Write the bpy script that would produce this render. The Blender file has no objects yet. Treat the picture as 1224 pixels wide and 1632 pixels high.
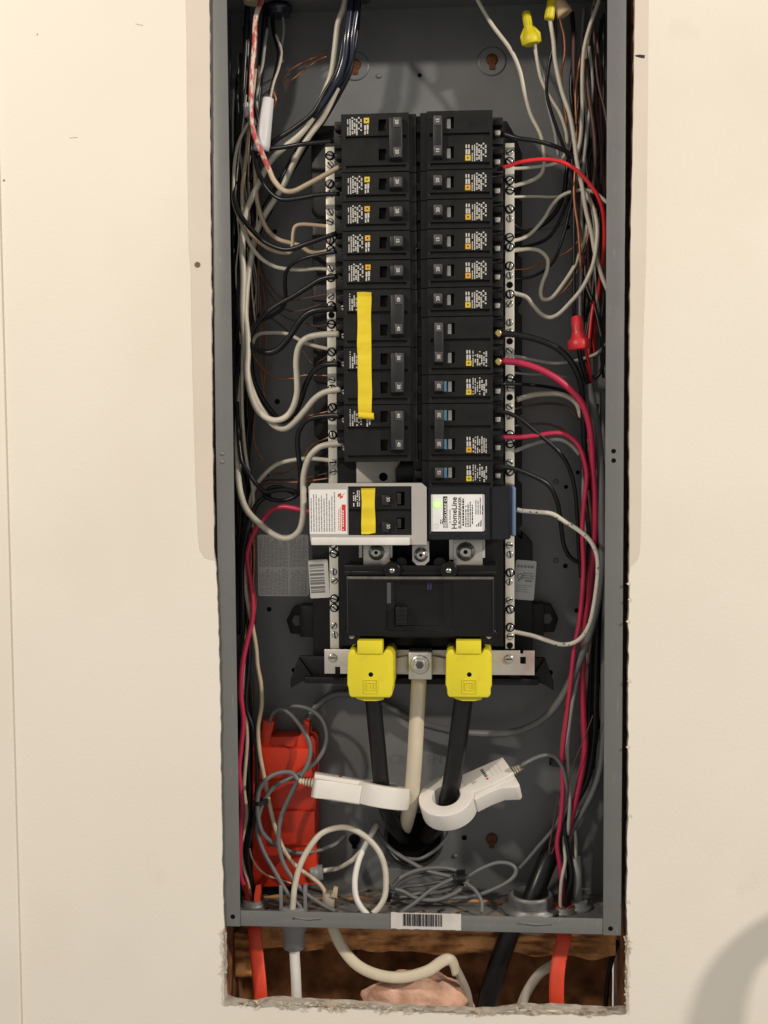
import bpy, bmesh, math, random
from mathutils import Vector, Matrix, noise
random.seed(7)
sc = bpy.context.scene
col = sc.collection

# ------------------------------------------------------------------ camera, light, exposure (millimetres -> metres)
MM = 0.001
CAM = Vector((52.5, -1085.3, 451.7))
YAW, TILT, ROLL, FPX = 0.0758, 0.0641, -0.0069, 1950.0
_f = Vector((-math.sin(YAW) * math.cos(TILT), math.cos(YAW) * math.cos(TILT), -math.sin(TILT)))
_r0 = Vector((math.cos(YAW), math.sin(YAW), 0)); _u0 = _r0.cross(_f)
_r = math.cos(ROLL) * _r0 + math.sin(ROLL) * _u0
_u = -math.sin(ROLL) * _r0 + math.cos(ROLL) * _u0
cd = bpy.data.cameras.new('camera'); cam = bpy.data.objects.new('camera', cd); col.objects.link(cam)
cd.sensor_fit = 'VERTICAL'; cd.sensor_height = 36.0; cd.lens = FPX / 1632 * 36.0
cd.clip_start = 0.02; cd.clip_end = 50
cam.matrix_world = Matrix(((_r.x, _u.x, -_f.x, CAM.x * MM), (_r.y, _u.y, -_f.y, CAM.y * MM), (_r.z, _u.z, -_f.z, CAM.z * MM), (0, 0, 0, 1)))
sc.camera = cam

world = bpy.data.worlds.new('World'); sc.world = world; world.use_nodes = True
bg = world.node_tree.nodes['Background']
bg.inputs[0].default_value = (1.0, 0.96, 0.90, 1); bg.inputs[1].default_value = 0.43

def lamp(name, loc, watts, colour, radius):
    l = bpy.data.lights.new(name, 'POINT'); l.energy = watts; l.color = colour; l.shadow_soft_size = radius
    o = bpy.data.objects.new(name, l); col.objects.link(o); o.location = Vector(loc) * MM
    return o
LAMP_R = (1830, -1200, 1300)
lamp('room_lamp', LAMP_R, 143, (1.0, 0.90, 0.79), 0.045)
lamp('room_lamp', (-1080, -1250, 1330), 66, (1.0, 0.88, 0.75), 0.06)

sc.view_settings.view_transform = 'Standard'; sc.view_settings.look = 'None'
sc.view_settings.exposure = 0; sc.view_settings.gamma = 1; sc.view_settings.use_curve_mapping = False
sc.render.engine = 'CYCLES'; sc.cycles.use_denoising = True; sc.cycles.max_bounces = 8

# ------------------------------------------------------------------ helpers
def P(px, py, d):
    """point of the plane d mm behind the front of the box that the photograph shows at (px, py)"""
    v = _f * FPX + _r * (px - 612) + _u * (816 - py)
    return CAM + v * ((d - CAM.y) / v.y)
def X(px, py, d): return P(px, py, d).x
def Z(px, py, d): return P(px, py, d).z

MATS = {}
def mat(name, rgb, rough=0.5, metal=0.0, var=0.08, scale=60.0, bump=0.0, bscale=None, spec=0.5, coat=0.0):
    m = bpy.data.materials.new(name); m.use_nodes = True; nt = m.node_tree; b = nt.nodes['Principled BSDF']
    b.inputs['Roughness'].default_value = rough; b.inputs['Metallic'].default_value = metal
    b.inputs['Specular IOR Level'].default_value = spec; b.inputs['Coat Weight'].default_value = coat
    tc = nt.nodes.new('ShaderNodeTexCoord')
    n = nt.nodes.new('ShaderNodeTexNoise'); n.inputs['Scale'].default_value = scale; n.inputs['Detail'].default_value = 5
    nt.links.new(tc.outputs['Object'], n.inputs['Vector'])
    r = nt.nodes.new('ShaderNodeValToRGB')
    lo = [max(0, c * (1 - var)) for c in rgb]; hi = [min(1, c * (1 + var)) for c in rgb]
    r.color_ramp.elements[0].position = 0.3; r.color_ramp.elements[1].position = 0.7
    r.color_ramp.elements[0].color = (*lo, 1); r.color_ramp.elements[1].color = (*hi, 1)
    nt.links.new(n.outputs['Fac'], r.inputs['Fac']); nt.links.new(r.outputs['Color'], b.inputs['Base Color'])
    mr = nt.nodes.new('ShaderNodeMapRange'); mr.inputs['To Min'].default_value = max(0.02, rough - 0.1); mr.inputs['To Max'].default_value = min(1, rough + 0.1)
    nt.links.new(n.outputs['Fac'], mr.inputs['Value']); nt.links.new(mr.outputs['Result'], b.inputs['Roughness'])
    if bump:
        n2 = nt.nodes.new('ShaderNodeTexNoise'); n2.inputs['Scale'].default_value = bscale or scale * 4; n2.inputs['Detail'].default_value = 4
        nt.links.new(tc.outputs['Object'], n2.inputs['Vector'])
        bp = nt.nodes.new('ShaderNodeBump'); bp.inputs['Strength'].default_value = bump; bp.inputs['Distance'].default_value = 0.001
        nt.links.new(n2.outputs['Fac'], bp.inputs['Height']); nt.links.new(bp.outputs['Normal'], b.inputs['Normal'])
    MATS[name] = m
    return m
def spots(m, rgb, scale, lo, hi, stretch=(1, 1, 1)):
    """mix marks of another colour (dirt, wear, streaks) into a material"""
    nt = m.node_tree; b = nt.nodes['Principled BSDF']
    src = b.inputs['Base Color'].links[0].from_socket
    tc = nt.nodes.new('ShaderNodeTexCoord'); mp = nt.nodes.new('ShaderNodeMapping'); mp.inputs['Scale'].default_value = stretch
    n = nt.nodes.new('ShaderNodeTexNoise'); n.inputs['Scale'].default_value = scale; n.inputs['Detail'].default_value = 6
    nt.links.new(tc.outputs['Object'], mp.inputs['Vector']); nt.links.new(mp.outputs['Vector'], n.inputs['Vector'])
    r = nt.nodes.new('ShaderNodeValToRGB'); r.color_ramp.elements[0].position = lo; r.color_ramp.elements[1].position = hi
    r.color_ramp.elements[0].color = (0, 0, 0, 1); r.color_ramp.elements[1].color = (1, 1, 1, 1)
    nt.links.new(n.outputs['Fac'], r.inputs['Fac'])
    mx = nt.nodes.new('ShaderNodeMix'); mx.data_type = 'RGBA'
    nt.links.new(r.outputs['Color'], mx.inputs['Factor']); nt.links.new(src, mx.inputs[6]); mx.inputs[7].default_value = (*rgb, 1)
    nt.links.new(mx.outputs[2], b.inputs['Base Color'])
    return m

PAINT = spots(spots(mat('wall_paint', (0.775, 0.725, 0.635), 0.55, 0, 0.02, 6, 0.2, 300, 0.3), (0.70, 0.64, 0.545), 3.5, 0.5, 0.85), (0.62, 0.57, 0.49), 11.0, 0.68, 0.9)
BARE = mat('bare_paint', (0.65, 0.58, 0.495), 0.7, 0, 0.04, 12, 0.15, 200, 0.2)
GYPSUM = spots(mat('gypsum', (0.5, 0.45, 0.38), 0.95, 0, 0.2, 120, 0.8, 500, 0.1), (0.25, 0.19, 0.13), 90, 0.5, 0.7)
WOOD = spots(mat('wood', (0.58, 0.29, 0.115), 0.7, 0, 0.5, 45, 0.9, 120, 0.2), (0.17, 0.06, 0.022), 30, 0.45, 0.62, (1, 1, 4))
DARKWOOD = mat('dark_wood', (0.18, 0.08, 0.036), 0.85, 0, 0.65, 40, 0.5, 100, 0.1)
PINK = spots(mat('insulation', (0.68, 0.43, 0.32), 0.98, 0, 0.25, 70, 1.0, 300, 0.05), (0.50, 0.27, 0.17), 45, 0.5, 0.75)
STEEL = spots(mat('grey_enamel', (0.145, 0.147, 0.143), 0.42, 0, 0.05, 25, 0.08, 700, 0.5), (0.20, 0.20, 0.19), 60, 0.62, 0.78, (6, 1, 1))
STEELB = spots(mat('grey_enamel_inside', (0.142, 0.147, 0.150), 0.36, 0, 0.09, 22, 0.08, 500, 0.5), (0.20, 0.195, 0.18), 14, 0.6, 0.85)
FLOORM = spots(spots(mat('dusty_enamel', (0.13, 0.125, 0.12), 0.6, 0, 0.25, 60, 0.4, 400, 0.3), (0.24, 0.19, 0.14), 45, 0.52, 0.7), (0.02, 0.018, 0.016), 80, 0.6, 0.66)
PLASTIC = mat('black_plastic', (0.010, 0.010, 0.0105), 0.45, 0, 0.15, 80, 0.12, 900, 0.22)
BREAK = mat('breaker_plastic', (0.0095, 0.0094, 0.0093), 0.46, 0, 0.2, 90, 0.15, 1100, 0.22)
GLOSSY = mat('glossy_black_plastic', (0.006, 0.006, 0.0065), 0.30, 0, 0.15, 60, 0.05, 700, 0.28)
HANDLE = mat('handle_plastic', (0.019, 0.019, 0.020), 0.4, 0, 0.1, 90, 0.05, 600, 0.35)
CAPG = mat('handle_cap', (0.055, 0.055, 0.058), 0.4, 0, 0.08, 90)
VOID = mat('dark_hole', (0.004, 0.004, 0.004), 0.9, 0, 0.05, 50, spec=0.1)
TIN = spots(mat('tinned_bar', (0.70, 0.675, 0.58), 0.4, 0.15, 0.06, 60, 0.1, 400), (0.45, 0.42, 0.34), 60, 0.62, 0.8)
SCREW = mat('screw_steel', (0.58, 0.565, 0.52), 0.28, 0.85, 0.2, 200)
PLATE = spots(mat('bracket_steel', (0.60, 0.57, 0.52), 0.38, 0.6, 0.08, 30, 0.08, 300), (0.48, 0.33, 0.29), 16, 0.52, 0.75)
BRASS = mat('brass', (0.75, 0.55, 0.22), 0.25, 0.95, 0.1, 200)
GREYPAINT = mat('grey_plate', (0.40, 0.385, 0.36), 0.5, 0.1, 0.04, 40, 0.05, 400)
PALE = mat('pale_plate', (0.62, 0.59, 0.52), 0.5, 0, 0.05, 30)
WHITELABEL = mat('white_label', (0.74, 0.73, 0.71), 0.5, 0, 0.02, 30)
GREYLABEL = mat('grey_label', (0.68, 0.665, 0.64), 0.55, 0, 0.04, 30)
GREYINK = mat('grey_ink', (0.20, 0.20, 0.20), 0.6, 0, 0.1, 100)
INK = mat('black_ink', (0.015, 0.015, 0.015), 0.6, 0, 0.1, 100)
PALEINK = mat('pale_ink', (0.50, 0.48, 0.45), 0.6, 0, 0.1, 100)
REDINK = mat('red_ink', (0.60, 0.03, 0.025), 0.5, 0, 0.1, 100)
BLUEINK = mat('blue_mark', (0.10, 0.28, 0.45), 0.4, 0, 0.1, 100)
YELINK = mat('yellow_mark', (0.60, 0.46, 0.02), 0.5, 0, 0.06, 100)
ORANGEINK = mat('amber_mark', (0.62, 0.34, 0.02), 0.5, 0, 0.06, 100)
YELLOW = spots(mat('yellow_plastic', (0.71, 0.61, 0.025), 0.42, 0, 0.04, 40, 0.1, 400, 0.4), (0.55, 0.46, 0.04), 55, 0.62, 0.85)
TAPE = mat('yellow_tape', (0.72, 0.56, 0.02), 0.36, 0, 0.07, 70, 0.5, 130, 0.5)
WHITEP = mat('white_plastic', (0.70, 0.67, 0.62), 0.4, 0, 0.02, 40, 0.04, 600, 0.45)
IVORY = mat('ivory_rubber', (0.58, 0.53, 0.40), 0.5, 0, 0.04, 60)
REDBOX = mat('red_plastic', (0.56, 0.036, 0.012), 0.45, 0, 0.08, 30, 0.05, 400, 0.4)
ORANGE = mat('orange_jacket', (0.62, 0.055, 0.022), 0.45, 0, 0.08, 60, 0.15, 120, 0.4)
RUST = mat('rust', (0.13, 0.05, 0.022), 0.85, 0.2, 0.4, 200, 0.5, 500, 0.2)
GALV = mat('galvanised', (0.20, 0.20, 0.195), 0.45, 0.4, 0.2, 120, 0.15, 400)
PVC = mat('grey_pvc', (0.20, 0.205, 0.21), 0.45, 0, 0.06, 60)
BLUE = mat('blue_end', (0.12, 0.19, 0.31), 0.42, 0, 0.05, 60)
SURGE = mat('surge_body', (0.010, 0.0115, 0.015), 0.4, 0, 0.1, 60, 0.06, 500, 0.3)
NUTRED = mat('red_nut', (0.52, 0.022, 0.03), 0.42, 0, 0.06, 80)
NUTYEL = mat('yellow_nut', (0.66, 0.55, 0.015), 0.45, 0, 0.06, 80)
NUTTAN = mat('tan_nut', (0.62, 0.44, 0.28), 0.5, 0, 0.06, 80)
# insulation of the wires
W_WHITE = spots(mat('white_insulation', (0.55, 0.51, 0.42), 0.40, 0, 0.08, 90, 0, None, 0.5), (0.36, 0.31, 0.24), 70, 0.6, 0.8)
W_TAN = spots(mat('tan_insulation', (0.50, 0.40, 0.28), 0.45, 0, 0.08, 90), (0.38, 0.28, 0.18), 60, 0.55, 0.8)
W_CREAM = mat('cream_jacket', (0.60, 0.53, 0.40), 0.5, 0, 0.06, 60)
W_PURE = mat('bright_white_jacket', (0.70, 0.68, 0.65), 0.38, 0, 0.04, 60)
W_BLACK = mat('black_insulation', (0.008, 0.008, 0.009), 0.33, 0, 0.2, 90, 0, None, 0.35)
W_NAVY = mat('blue_black_jacket', (0.012, 0.016, 0.032), 0.22, 0, 0.2, 60, 0, None, 0.6)
W_COPPER = mat('bare_copper', (0.38, 0.155, 0.075), 0.45, 0.7, 0.25, 120)
W_BROWN = mat('dull_brown_wire', (0.10, 0.05, 0.038), 0.5, 0.1, 0.25, 90)
W_RED = mat('red_insulation', (0.66, 0.018, 0.022), 0.36, 0, 0.08, 60)
W_PINK = mat('crimson_insulation', (0.45, 0.020, 0.065), 0.38, 0, 0.08, 60)
W_GREY = mat('grey_jacket', (0.125, 0.128, 0.128), 0.42, 0, 0.08, 60)
W_LGREY = mat('light_grey_insulation', (0.33, 0.33, 0.315), 0.42, 0, 0.08, 60)
W_MARKED = spots(mat('red_marked_insulation', (0.60, 0.50, 0.42), 0.42, 0, 0.06, 90), (0.46, 0.06, 0.06), 120, 0.44, 0.56, (2.2, 2.2, 1))
W_SPECK = spots(mat('printed_white_insulation', (0.58, 0.55, 0.47), 0.4, 0, 0.06, 90), (0.06, 0.06, 0.06), 260, 0.63, 0.66)
led = bpy.data.materials.new('green_led'); led.use_nodes = True
_b = led.node_tree.nodes['Principled BSDF']; _b.inputs['Base Color'].default_value = (0.3, 0.9, 0.2, 1)
_b.inputs['Emission Color'].default_value = (0.25, 1.0, 0.12, 1); _b.inputs['Emission Strength'].default_value = 3.2
MATS['green_led'] = led

ORI = {}
class G:
    """collects geometry in world millimetres; build() links it as one mesh object"""
    def __init__(s): s.v = []; s.f = []; s.m = []; s.sm = []
    def add(s, vs, fs, mi=0, smooth=False):
        o = len(s.v); s.v += [Vector(p) for p in vs]
        s.f += [tuple(i + o for i in f) for f in fs]; s.m += [mi] * len(fs); s.sm += [smooth] * len(fs)
        return s
    def box(s, x0, x1, y0, y1, z0, z1, mi=0):
        x0, x1 = min(x0, x1), max(x0, x1); y0, y1 = min(y0, y1), max(y0, y1); z0, z1 = min(z0, z1), max(z0, z1)
        vs = [(x, y, z) for x in (x0, x1) for y in (y0, y1) for z in (z0, z1)]
        return s.add(vs, [(0, 1, 3, 2), (4, 6, 7, 5), (0, 4, 5, 1), (2, 3, 7, 6), (0, 2, 6, 4), (1, 5, 7, 3)], mi)
    def prism(s, poly, y0, y1, mi=0):
        """polygon in (x, z), extruded from y0 (front) to y1"""
        n = len(poly); a = sum(poly[i][0] * poly[(i + 1) % n][1] - poly[(i + 1) % n][0] * poly[i][1] for i in range(n))
        if a < 0: poly = poly[::-1]
        vs = [(x, y0, z) for x, z in poly] + [(x, y1, z) for x, z in poly]
        fs = [tuple(range(n)), tuple(range(2 * n - 1, n - 1, -1))] + [(i, i + n, (i + 1) % n + n, (i + 1) % n) for i in range(n)]
        return s.add(vs, fs, mi)
    def lathe(s, base, axis, prof, n=16, mi=0, smooth=True):
        """profile of (distance along the axis, radius)"""
        a = Vector(axis).normalized(); t = Vector((0, 0, 1)) if abs(a.z) < 0.9 else Vector((1, 0, 0))
        e1 = a.cross(t).normalized(); e2 = a.cross(e1); b = Vector(base); vs = []; fs = []
        for h, r in prof:
            for i in range(n):
                w = 2 * math.pi * i / n; vs.append(b + a * h + (e1 * math.cos(w) + e2 * math.sin(w)) * r)
        for k in range(len(prof) - 1):
            for i in range(n):
                j = (i + 1) % n; fs.append((k * n + i, (k + 1) * n + i, (k + 1) * n + j, k * n + j))
        s.add(vs, fs, mi, smooth)
        return s.add(vs[:n], [tuple(range(n))], mi).add(vs[-n:], [tuple(range(n - 1, -1, -1))], mi)
    def tube(s, pts, r, n=8, mi=0, flat=1.0, rend=None):
        """a round (or flattened) tube through points"""
        pts = [Vector(p) for p in pts]; m = len(pts); vs = []; fs = []; prev = None
        for k, p in enumerate(pts):
            t = (pts[min(k + 1, m - 1)] - pts[max(k - 1, 0)]).normalized()
            if prev is None:
                ref = Vector((0, 1, 0)) if abs(t.y) < 0.9 else Vector((1, 0, 0))
                e1 = (ref - t * ref.dot(t)).normalized()
            else:
                e1 = (prev - t * prev.dot(t)).normalized()
            prev = e1; e2 = t.cross(e1)
            rr = r if rend is None else r + (rend - r) * k / (m - 1)
            for i in range(n):
                w = 2 * math.pi * i / n; vs.append(p + e1 * (math.cos(w) * rr * flat) + e2 * (math.sin(w) * rr))
        for k in range(m - 1):
            for i in range(n):
                j = (i + 1) % n; fs.append((k * n + i, k * n + j, (k + 1) * n + j, (k + 1) * n + i))
        s.add(vs, fs, mi, True)
        return s.add(vs[:n], [tuple(range(n - 1, -1, -1))], mi).add(vs[-n:], [tuple(range(n))], mi)
    def relief(s, xs, zs, depth, back, mi=0):
        """stepped front: cell (i, j) between xs[i..i+1], zs[j..j+1] has its face at depth(i, j); None leaves a hole"""
        nx, nz = len(xs) - 1, len(zs) - 1
        D = [[depth((xs[i] + xs[i + 1]) / 2, (zs[j] + zs[j + 1]) / 2) for j in range(nz)] for i in range(nx)]
        idx = {}
        def vid(x, y, z):
            k = (round(x, 4), round(y, 4), round(z, 4))
            if k not in idx: idx[k] = len(vs); vs.append((x, y, z))
            return idx[k]
        vs = []; fs = []
        def q(*p): fs.append(tuple(vid(*a) for a in p))
        for i in range(nx):
            for j in range(nz):
                d = D[i][j]
                if d is None: continue
                x0, x1, z0, z1 = xs[i], xs[i + 1], zs[j], zs[j + 1]
                q((x0, d, z0), (x1, d, z0), (x1, d, z1), (x0, d, z1))
                q((x0, back, z0), (x0, back, z1), (x1, back, z1), (x1, back, z0))
                for di, dj, a, b in ((-1, 0, (x0, z1), (x0, z0)), (1, 0, (x1, z0), (x1, z1)), (0, -1, (x0, z0), (x1, z0)), (0, 1, (x1, z1), (x0, z1))):
                    ii, jj = i + di, j + dj
                    o = D[ii][jj] if 0 <= ii < nx and 0 <= jj < nz else None
                    e = back if o is None else o
                    if e > d + 1e-6: q((a[0], d, a[1]), (a[0], e, a[1]), (b[0], e, b[1]), (b[0], d, b[1]))
        return s.add(vs, fs, mi)
    def mesh(s, name, origin, mats, bevel=0.0, seg=2):
        o = Vector(origin); me = bpy.data.meshes.new(name)
        me.from_pydata([(p - o) * MM for p in s.v], [], s.f)
        for m in mats: me.materials.append(m)
        me.polygons.foreach_set('material_index', s.m); me.polygons.foreach_set('use_smooth', s.sm)
        bm = bmesh.new(); bm.from_mesh(me)
        bmesh.ops.remove_doubles(bm, verts=bm.verts, dist=1e-6)
        bmesh.ops.recalc_face_normals(bm, faces=bm.faces)
        if bevel:
            bmesh.ops.dissolve_limit(bm, angle_limit=0.01, verts=bm.verts, edges=bm.edges)
            es = [e for e in bm.edges if len(e.link_faces) == 2 and e.calc_face_angle(0) > 0.5]
            try: bmesh.ops.bevel(bm, geom=es, offset=bevel * MM, segments=seg, affect='EDGES', clamp_overlap=True, profile=0.5)
            except Exception: pass
        bm.to_mesh(me); bm.free()
        if bevel:
            me.polygons.foreach_set('use_smooth', [True] * len(me.polygons)); me.set_sharp_from_angle(angle=0.75)
        return me
    def build(s, name, m, parent=None, origin=None, bevel=0.0, seg=2, mods=None):
        if origin is None:
            lo = [min(p[i] for p in s.v) for i in range(3)]; hi = [max(p[i] for p in s.v) for i in range(3)]
            origin = ((lo[0] + hi[0]) / 2, (lo[1] + hi[1]) / 2, lo[2])
        ms = m if isinstance(m, (list, tuple)) else [m]
        return put(name, s.mesh(name, origin, ms, bevel, seg), origin, parent)

def put(name, me, origin, parent=None):
    o = bpy.data.objects.new(name, me); col.objects.link(o)
    ORI[o.name] = Vector(origin)
    if parent is not None:
        o.parent = parent; o.location = (Vector(origin) - ORI[parent.name]) * MM
    else:
        o.location = Vector(origin) * MM
    return o
def tag(o, label, cat, group=None):
    o['label'] = label; o['category'] = cat
    if group: o['group'] = group
    return o
def thing(name, label, cat, loc, group=None):
    return tag(put(name, None, loc), label, cat, group)
def struct(o): o['kind'] = 'structure'; return o
def copy_tree(o, parent=None):
    c = o.copy(); col.objects.link(c); c.parent = parent
    ORI[c.name] = ORI[o.name].copy()
    for ch in list(o.children): copy_tree(ch, c)
    return c
def move(o, loc):
    d = Vector(loc) - ORI[o.name]
    def sh(x):
        ORI[x.name] = ORI[x.name] + d
        for ch in x.children: sh(ch)
    sh(o); o.location = Vector(loc) * MM
def relabel(o, label): o['label'] = label

def text(s, size, loc, u, v, m, parent, name='lettering', bold=0.0, fit=None):
    """flat lettering: starts at loc, reads along u, letter tops towards v"""
    c = bpy.data.curves.new(name, 'FONT'); c.body = s; c.size = size * MM; c.offset = bold * MM; c.extrude = 0.03 * MM
    t = bpy.data.objects.new(name, c); col.objects.link(t)
    me = bpy.data.meshes.new_from_object(t.evaluated_get(bpy.context.evaluated_depsgraph_get()))
    bpy.data.objects.remove(t); bpy.data.curves.remove(c)
    u = Vector(u); v = Vector(v); w = u.cross(v)
    squeeze = 1.0 if fit is None else fit * MM / max(p.co.x for p in me.vertices)
    me.transform(Matrix(((u.x, v.x, w.x, 0), (u.y, v.y, w.y, 0), (u.z, v.z, w.z, 0), (0, 0, 0, 1))) @ Matrix.Diagonal((squeeze, 1, 1, 1)))
    me.materials.clear(); me.materials.append(m)
    return put(name, me, loc, parent)
def dashes(g, x0, x1, z0, z1, y, vertical, pitch, fill=0.55, lo=1.0, hi=4.0, gap=0.5, skip=0.0, mi=0):
    """rows of tiny print marks (too small to read in the photograph)"""
    a0, a1, b0, b1 = (x0, x1, z0, z1) if vertical else (z0, z1, x0, x1)
    a = a0
    while a + pitch * fill <= a1:
        end = b1 - random.random() ** 2 * (b1 - b0) * 0.35; b = b0
        while b < end:
            e = min(end, b + random.uniform(lo, hi))
            if random.random() >= skip:
                if vertical: g.add([(a, y, b), (a + pitch * fill, y, b), (a + pitch * fill, y, e), (a, y, e)], [(0, 1, 2, 3)], mi)
                else: g.add([(b, y, a), (e, y, a), (e, y, a + pitch * fill), (b, y, a + pitch * fill)], [(0, 1, 2, 3)], mi)
            b = e + gap
        a += pitch
    return g
def smooth(pts, sub=6):
    """Catmull-Rom through the points"""
    pts = [Vector(p) for p in pts]
    if len(pts) == 2: return [pts[0].lerp(pts[1], k / 6) for k in range(7)]
    q = [pts[0] * 2 - pts[1]] + pts + [pts[-1] * 2 - pts[-2]]; out = []
    for i in range(1, len(q) - 2):
        a, b, c, d = q[i - 1], q[i], q[i + 1], q[i + 2]
        for k in range(sub):
            t = k / sub
            out.append(0.5 * (2 * b + (c - a) * t + (2 * a - 5 * b + 4 * c - d) * t * t + (3 * b - a - 3 * c + d) * t ** 3))
    return out + [pts[-1]]
def path(pts, ds):
    n = len(pts); out = []
    for i, (px, py) in enumerate(pts):
        t = i / max(1, n - 1) * (len(ds) - 1); k = min(int(t), len(ds) - 2) if len(ds) > 1 else 0
        d = ds[0] if len(ds) == 1 else ds[k] + (ds[k + 1] - ds[k]) * (t - k)
        out.append(P(px, py, d))
    return smooth(out)
def wire(name, label, m, w, pts, ds, cat='wire', group='loose wires inside the panel', flat=1.0, n=8):
    g = G().tube(path(pts, ds), w * (0.93 if w < 12 else 1.0) / 2 / 1.78, n, 0, flat)
    return tag(g.build(name, m), label, cat, group)
def rect(px0, py0, px1, py1, d):
    """x0, x1, z0, z1 in mm of a pixel rectangle on the plane at depth d"""
    a, b, c, e = P(px0, py0, d), P(px1, py0, d), P(px0, py1, d), P(px1, py1, d)
    return (a.x + c.x) / 2, (b.x + e.x) / 2, (c.z + e.z) / 2, (a.z + b.z) / 2

# ------------------------------------------------------------------ the wall with its cut opening
WD = -3.0
hole = [(333, -60), (333, 0), (335, 300), (337.5, 600), (340, 880), (345, 905), (348, 1000), (350, 1100), (353, 1280), (355.5, 1400), (357, 1475), (357, 1500), (358, 1595)]
hole += [(372, 1600), (400, 1603), (440, 1597), (500, 1602), (560, 1604), (620, 1610), (700, 1614), (780, 1616), (830, 1610), (900, 1610), (950, 1614), (1000, 1614)]
hole += [(999, 1560), (1001, 1500), (999, 1460), (1001, 1280), (1002, 1100), (1003, 900), (1004, 700), (1004, 500), (1006, 380), (1010, 200), (1013, 0), (1013, -60)]
def rough_line(pts, step, amp):
    out = []
    for i in range(len(pts) - 1):
        a, b = Vector(pts[i]), Vector(pts[i + 1]); n = max(1, int((b - a).length / step))
        for k in range(n):
            p = a.lerp(b, k / n); q = Vector((p.x * 0.06, p.y * 0.06, 1.7))
            out.append((p.x + amp * noise.noise(q), p.y + amp * noise.noise(q + Vector((40, 7, 3)))))
    return out + [tuple(pts[-1])]
hp = [P(x, y, WD) for x, y in rough_line(hole, 9, 2.2)]
top_z = 856.0
hp[0].z = top_z; hp[-1].z = top_z
outer = [Vector((-760, WD, 1180)), Vector((-760, WD, -430)), Vector((820, WD, -430)), Vector((820, WD, 1180))]
from mathutils.geometry import tessellate_polygon
tri = tessellate_polygon([[Vector((p.x, p.z, 0)) for p in outer], [Vector((p.x, p.z, 0)) for p in hp[::-1]]])
allv = outer + hp[::-1]
g = G(); g.add(allv, [tuple(t) for t in tri], 0)
n = len(hp); back = [Vector((p.x, 10, p.z)) for p in hp]
g.add(hp + back, [(i, (i + 1) % n, (i + 1) % n + n, i + n) for i in range(n)], 1)
ob = [Vector((p.x, 10, p.z)) for p in outer]
g.add(outer + ob, [(i, (i + 1) % 4, (i + 1) % 4 + 4, i + 4) for i in range(4)], 1)
wall = struct(g.build('wall', [PAINT, GYPSUM], origin=(0, 0, 0)))
# raised board along the far edge of the wall
ex0 = (X(33, 1632, -6) + X(3, 500, -6)) / 2
struct(G().box(-760, ex0, -6, WD, -430, 1180).build('wall_trim', PAINT, bevel=2.8, seg=5))
# strips of older paint that a removed cover used to hide
def sheet(px, d, name, m, parent, thick=0.35, amp=0.0):
    pts = rough_line(px + [px[0]], 12, amp)[:-1] if amp else px
    vs = [P(x, y, d) for x, y in pts]
    return G().prism([(p.x, p.z) for p in vs], d - thick, d + thick * 0.2).build(name, m, parent)
sheet([(296, -30), (298, 60), (299.5, 250), (302, 400), (305, 430), (306, 520), (308, 600), (312, 750), (316, 850), (319, 876), (327, 889), (341.5, 893), (338.5, 700), (336.5, 500), (335, 250), (333.5, -30)], WD, 'bare_strip', BARE, wall, 0.4, 0.5)
sheet([(1012.5, -30), (1009, 200), (1005, 380), (1003.6, 600), (1003, 903), (1008, 900), (1015, 893), (1019, 880), (1021, 840), (1024, 560), (1029, 420), (1032, 200), (1033.5, -30)], WD, 'bare_strip', BARE, wall, 0.4, 0.5)
g = G(); c = P(315, 422, WD); g.lathe((c.x, WD - 0.9, c.z), (0, 1, 0), [(0, 2.5), (0.5, 2.5)], 16); g.build('screw_hole', mat('dull_hole', (0.13, 0.10, 0.055), 0.8), wall)
sheet([(1012, 88), (1019, 87), (1028, 88), (1027, 93), (1020, 92), (1013, 90)], WD - 0.5, 'ink_mark', INK, wall, 0.1)
for a, b, r in (((5, 288), (8, 287), 1.5), ((59, 54), (60, 56), 0.8), ((216, 38), (228, 41), 0.35), ((111, 220), (124, 219), 0.35)):
    p, q = P(*a, WD), P(*b, WD)
    G().tube([(p.x, WD - 0.1, p.z), (q.x, WD - 0.1, q.z)], r / 1.8, 6, 0, 0.4).build('scuff', mat('scuff', (0.28, 0.23, 0.17), 0.8), wall)
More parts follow.
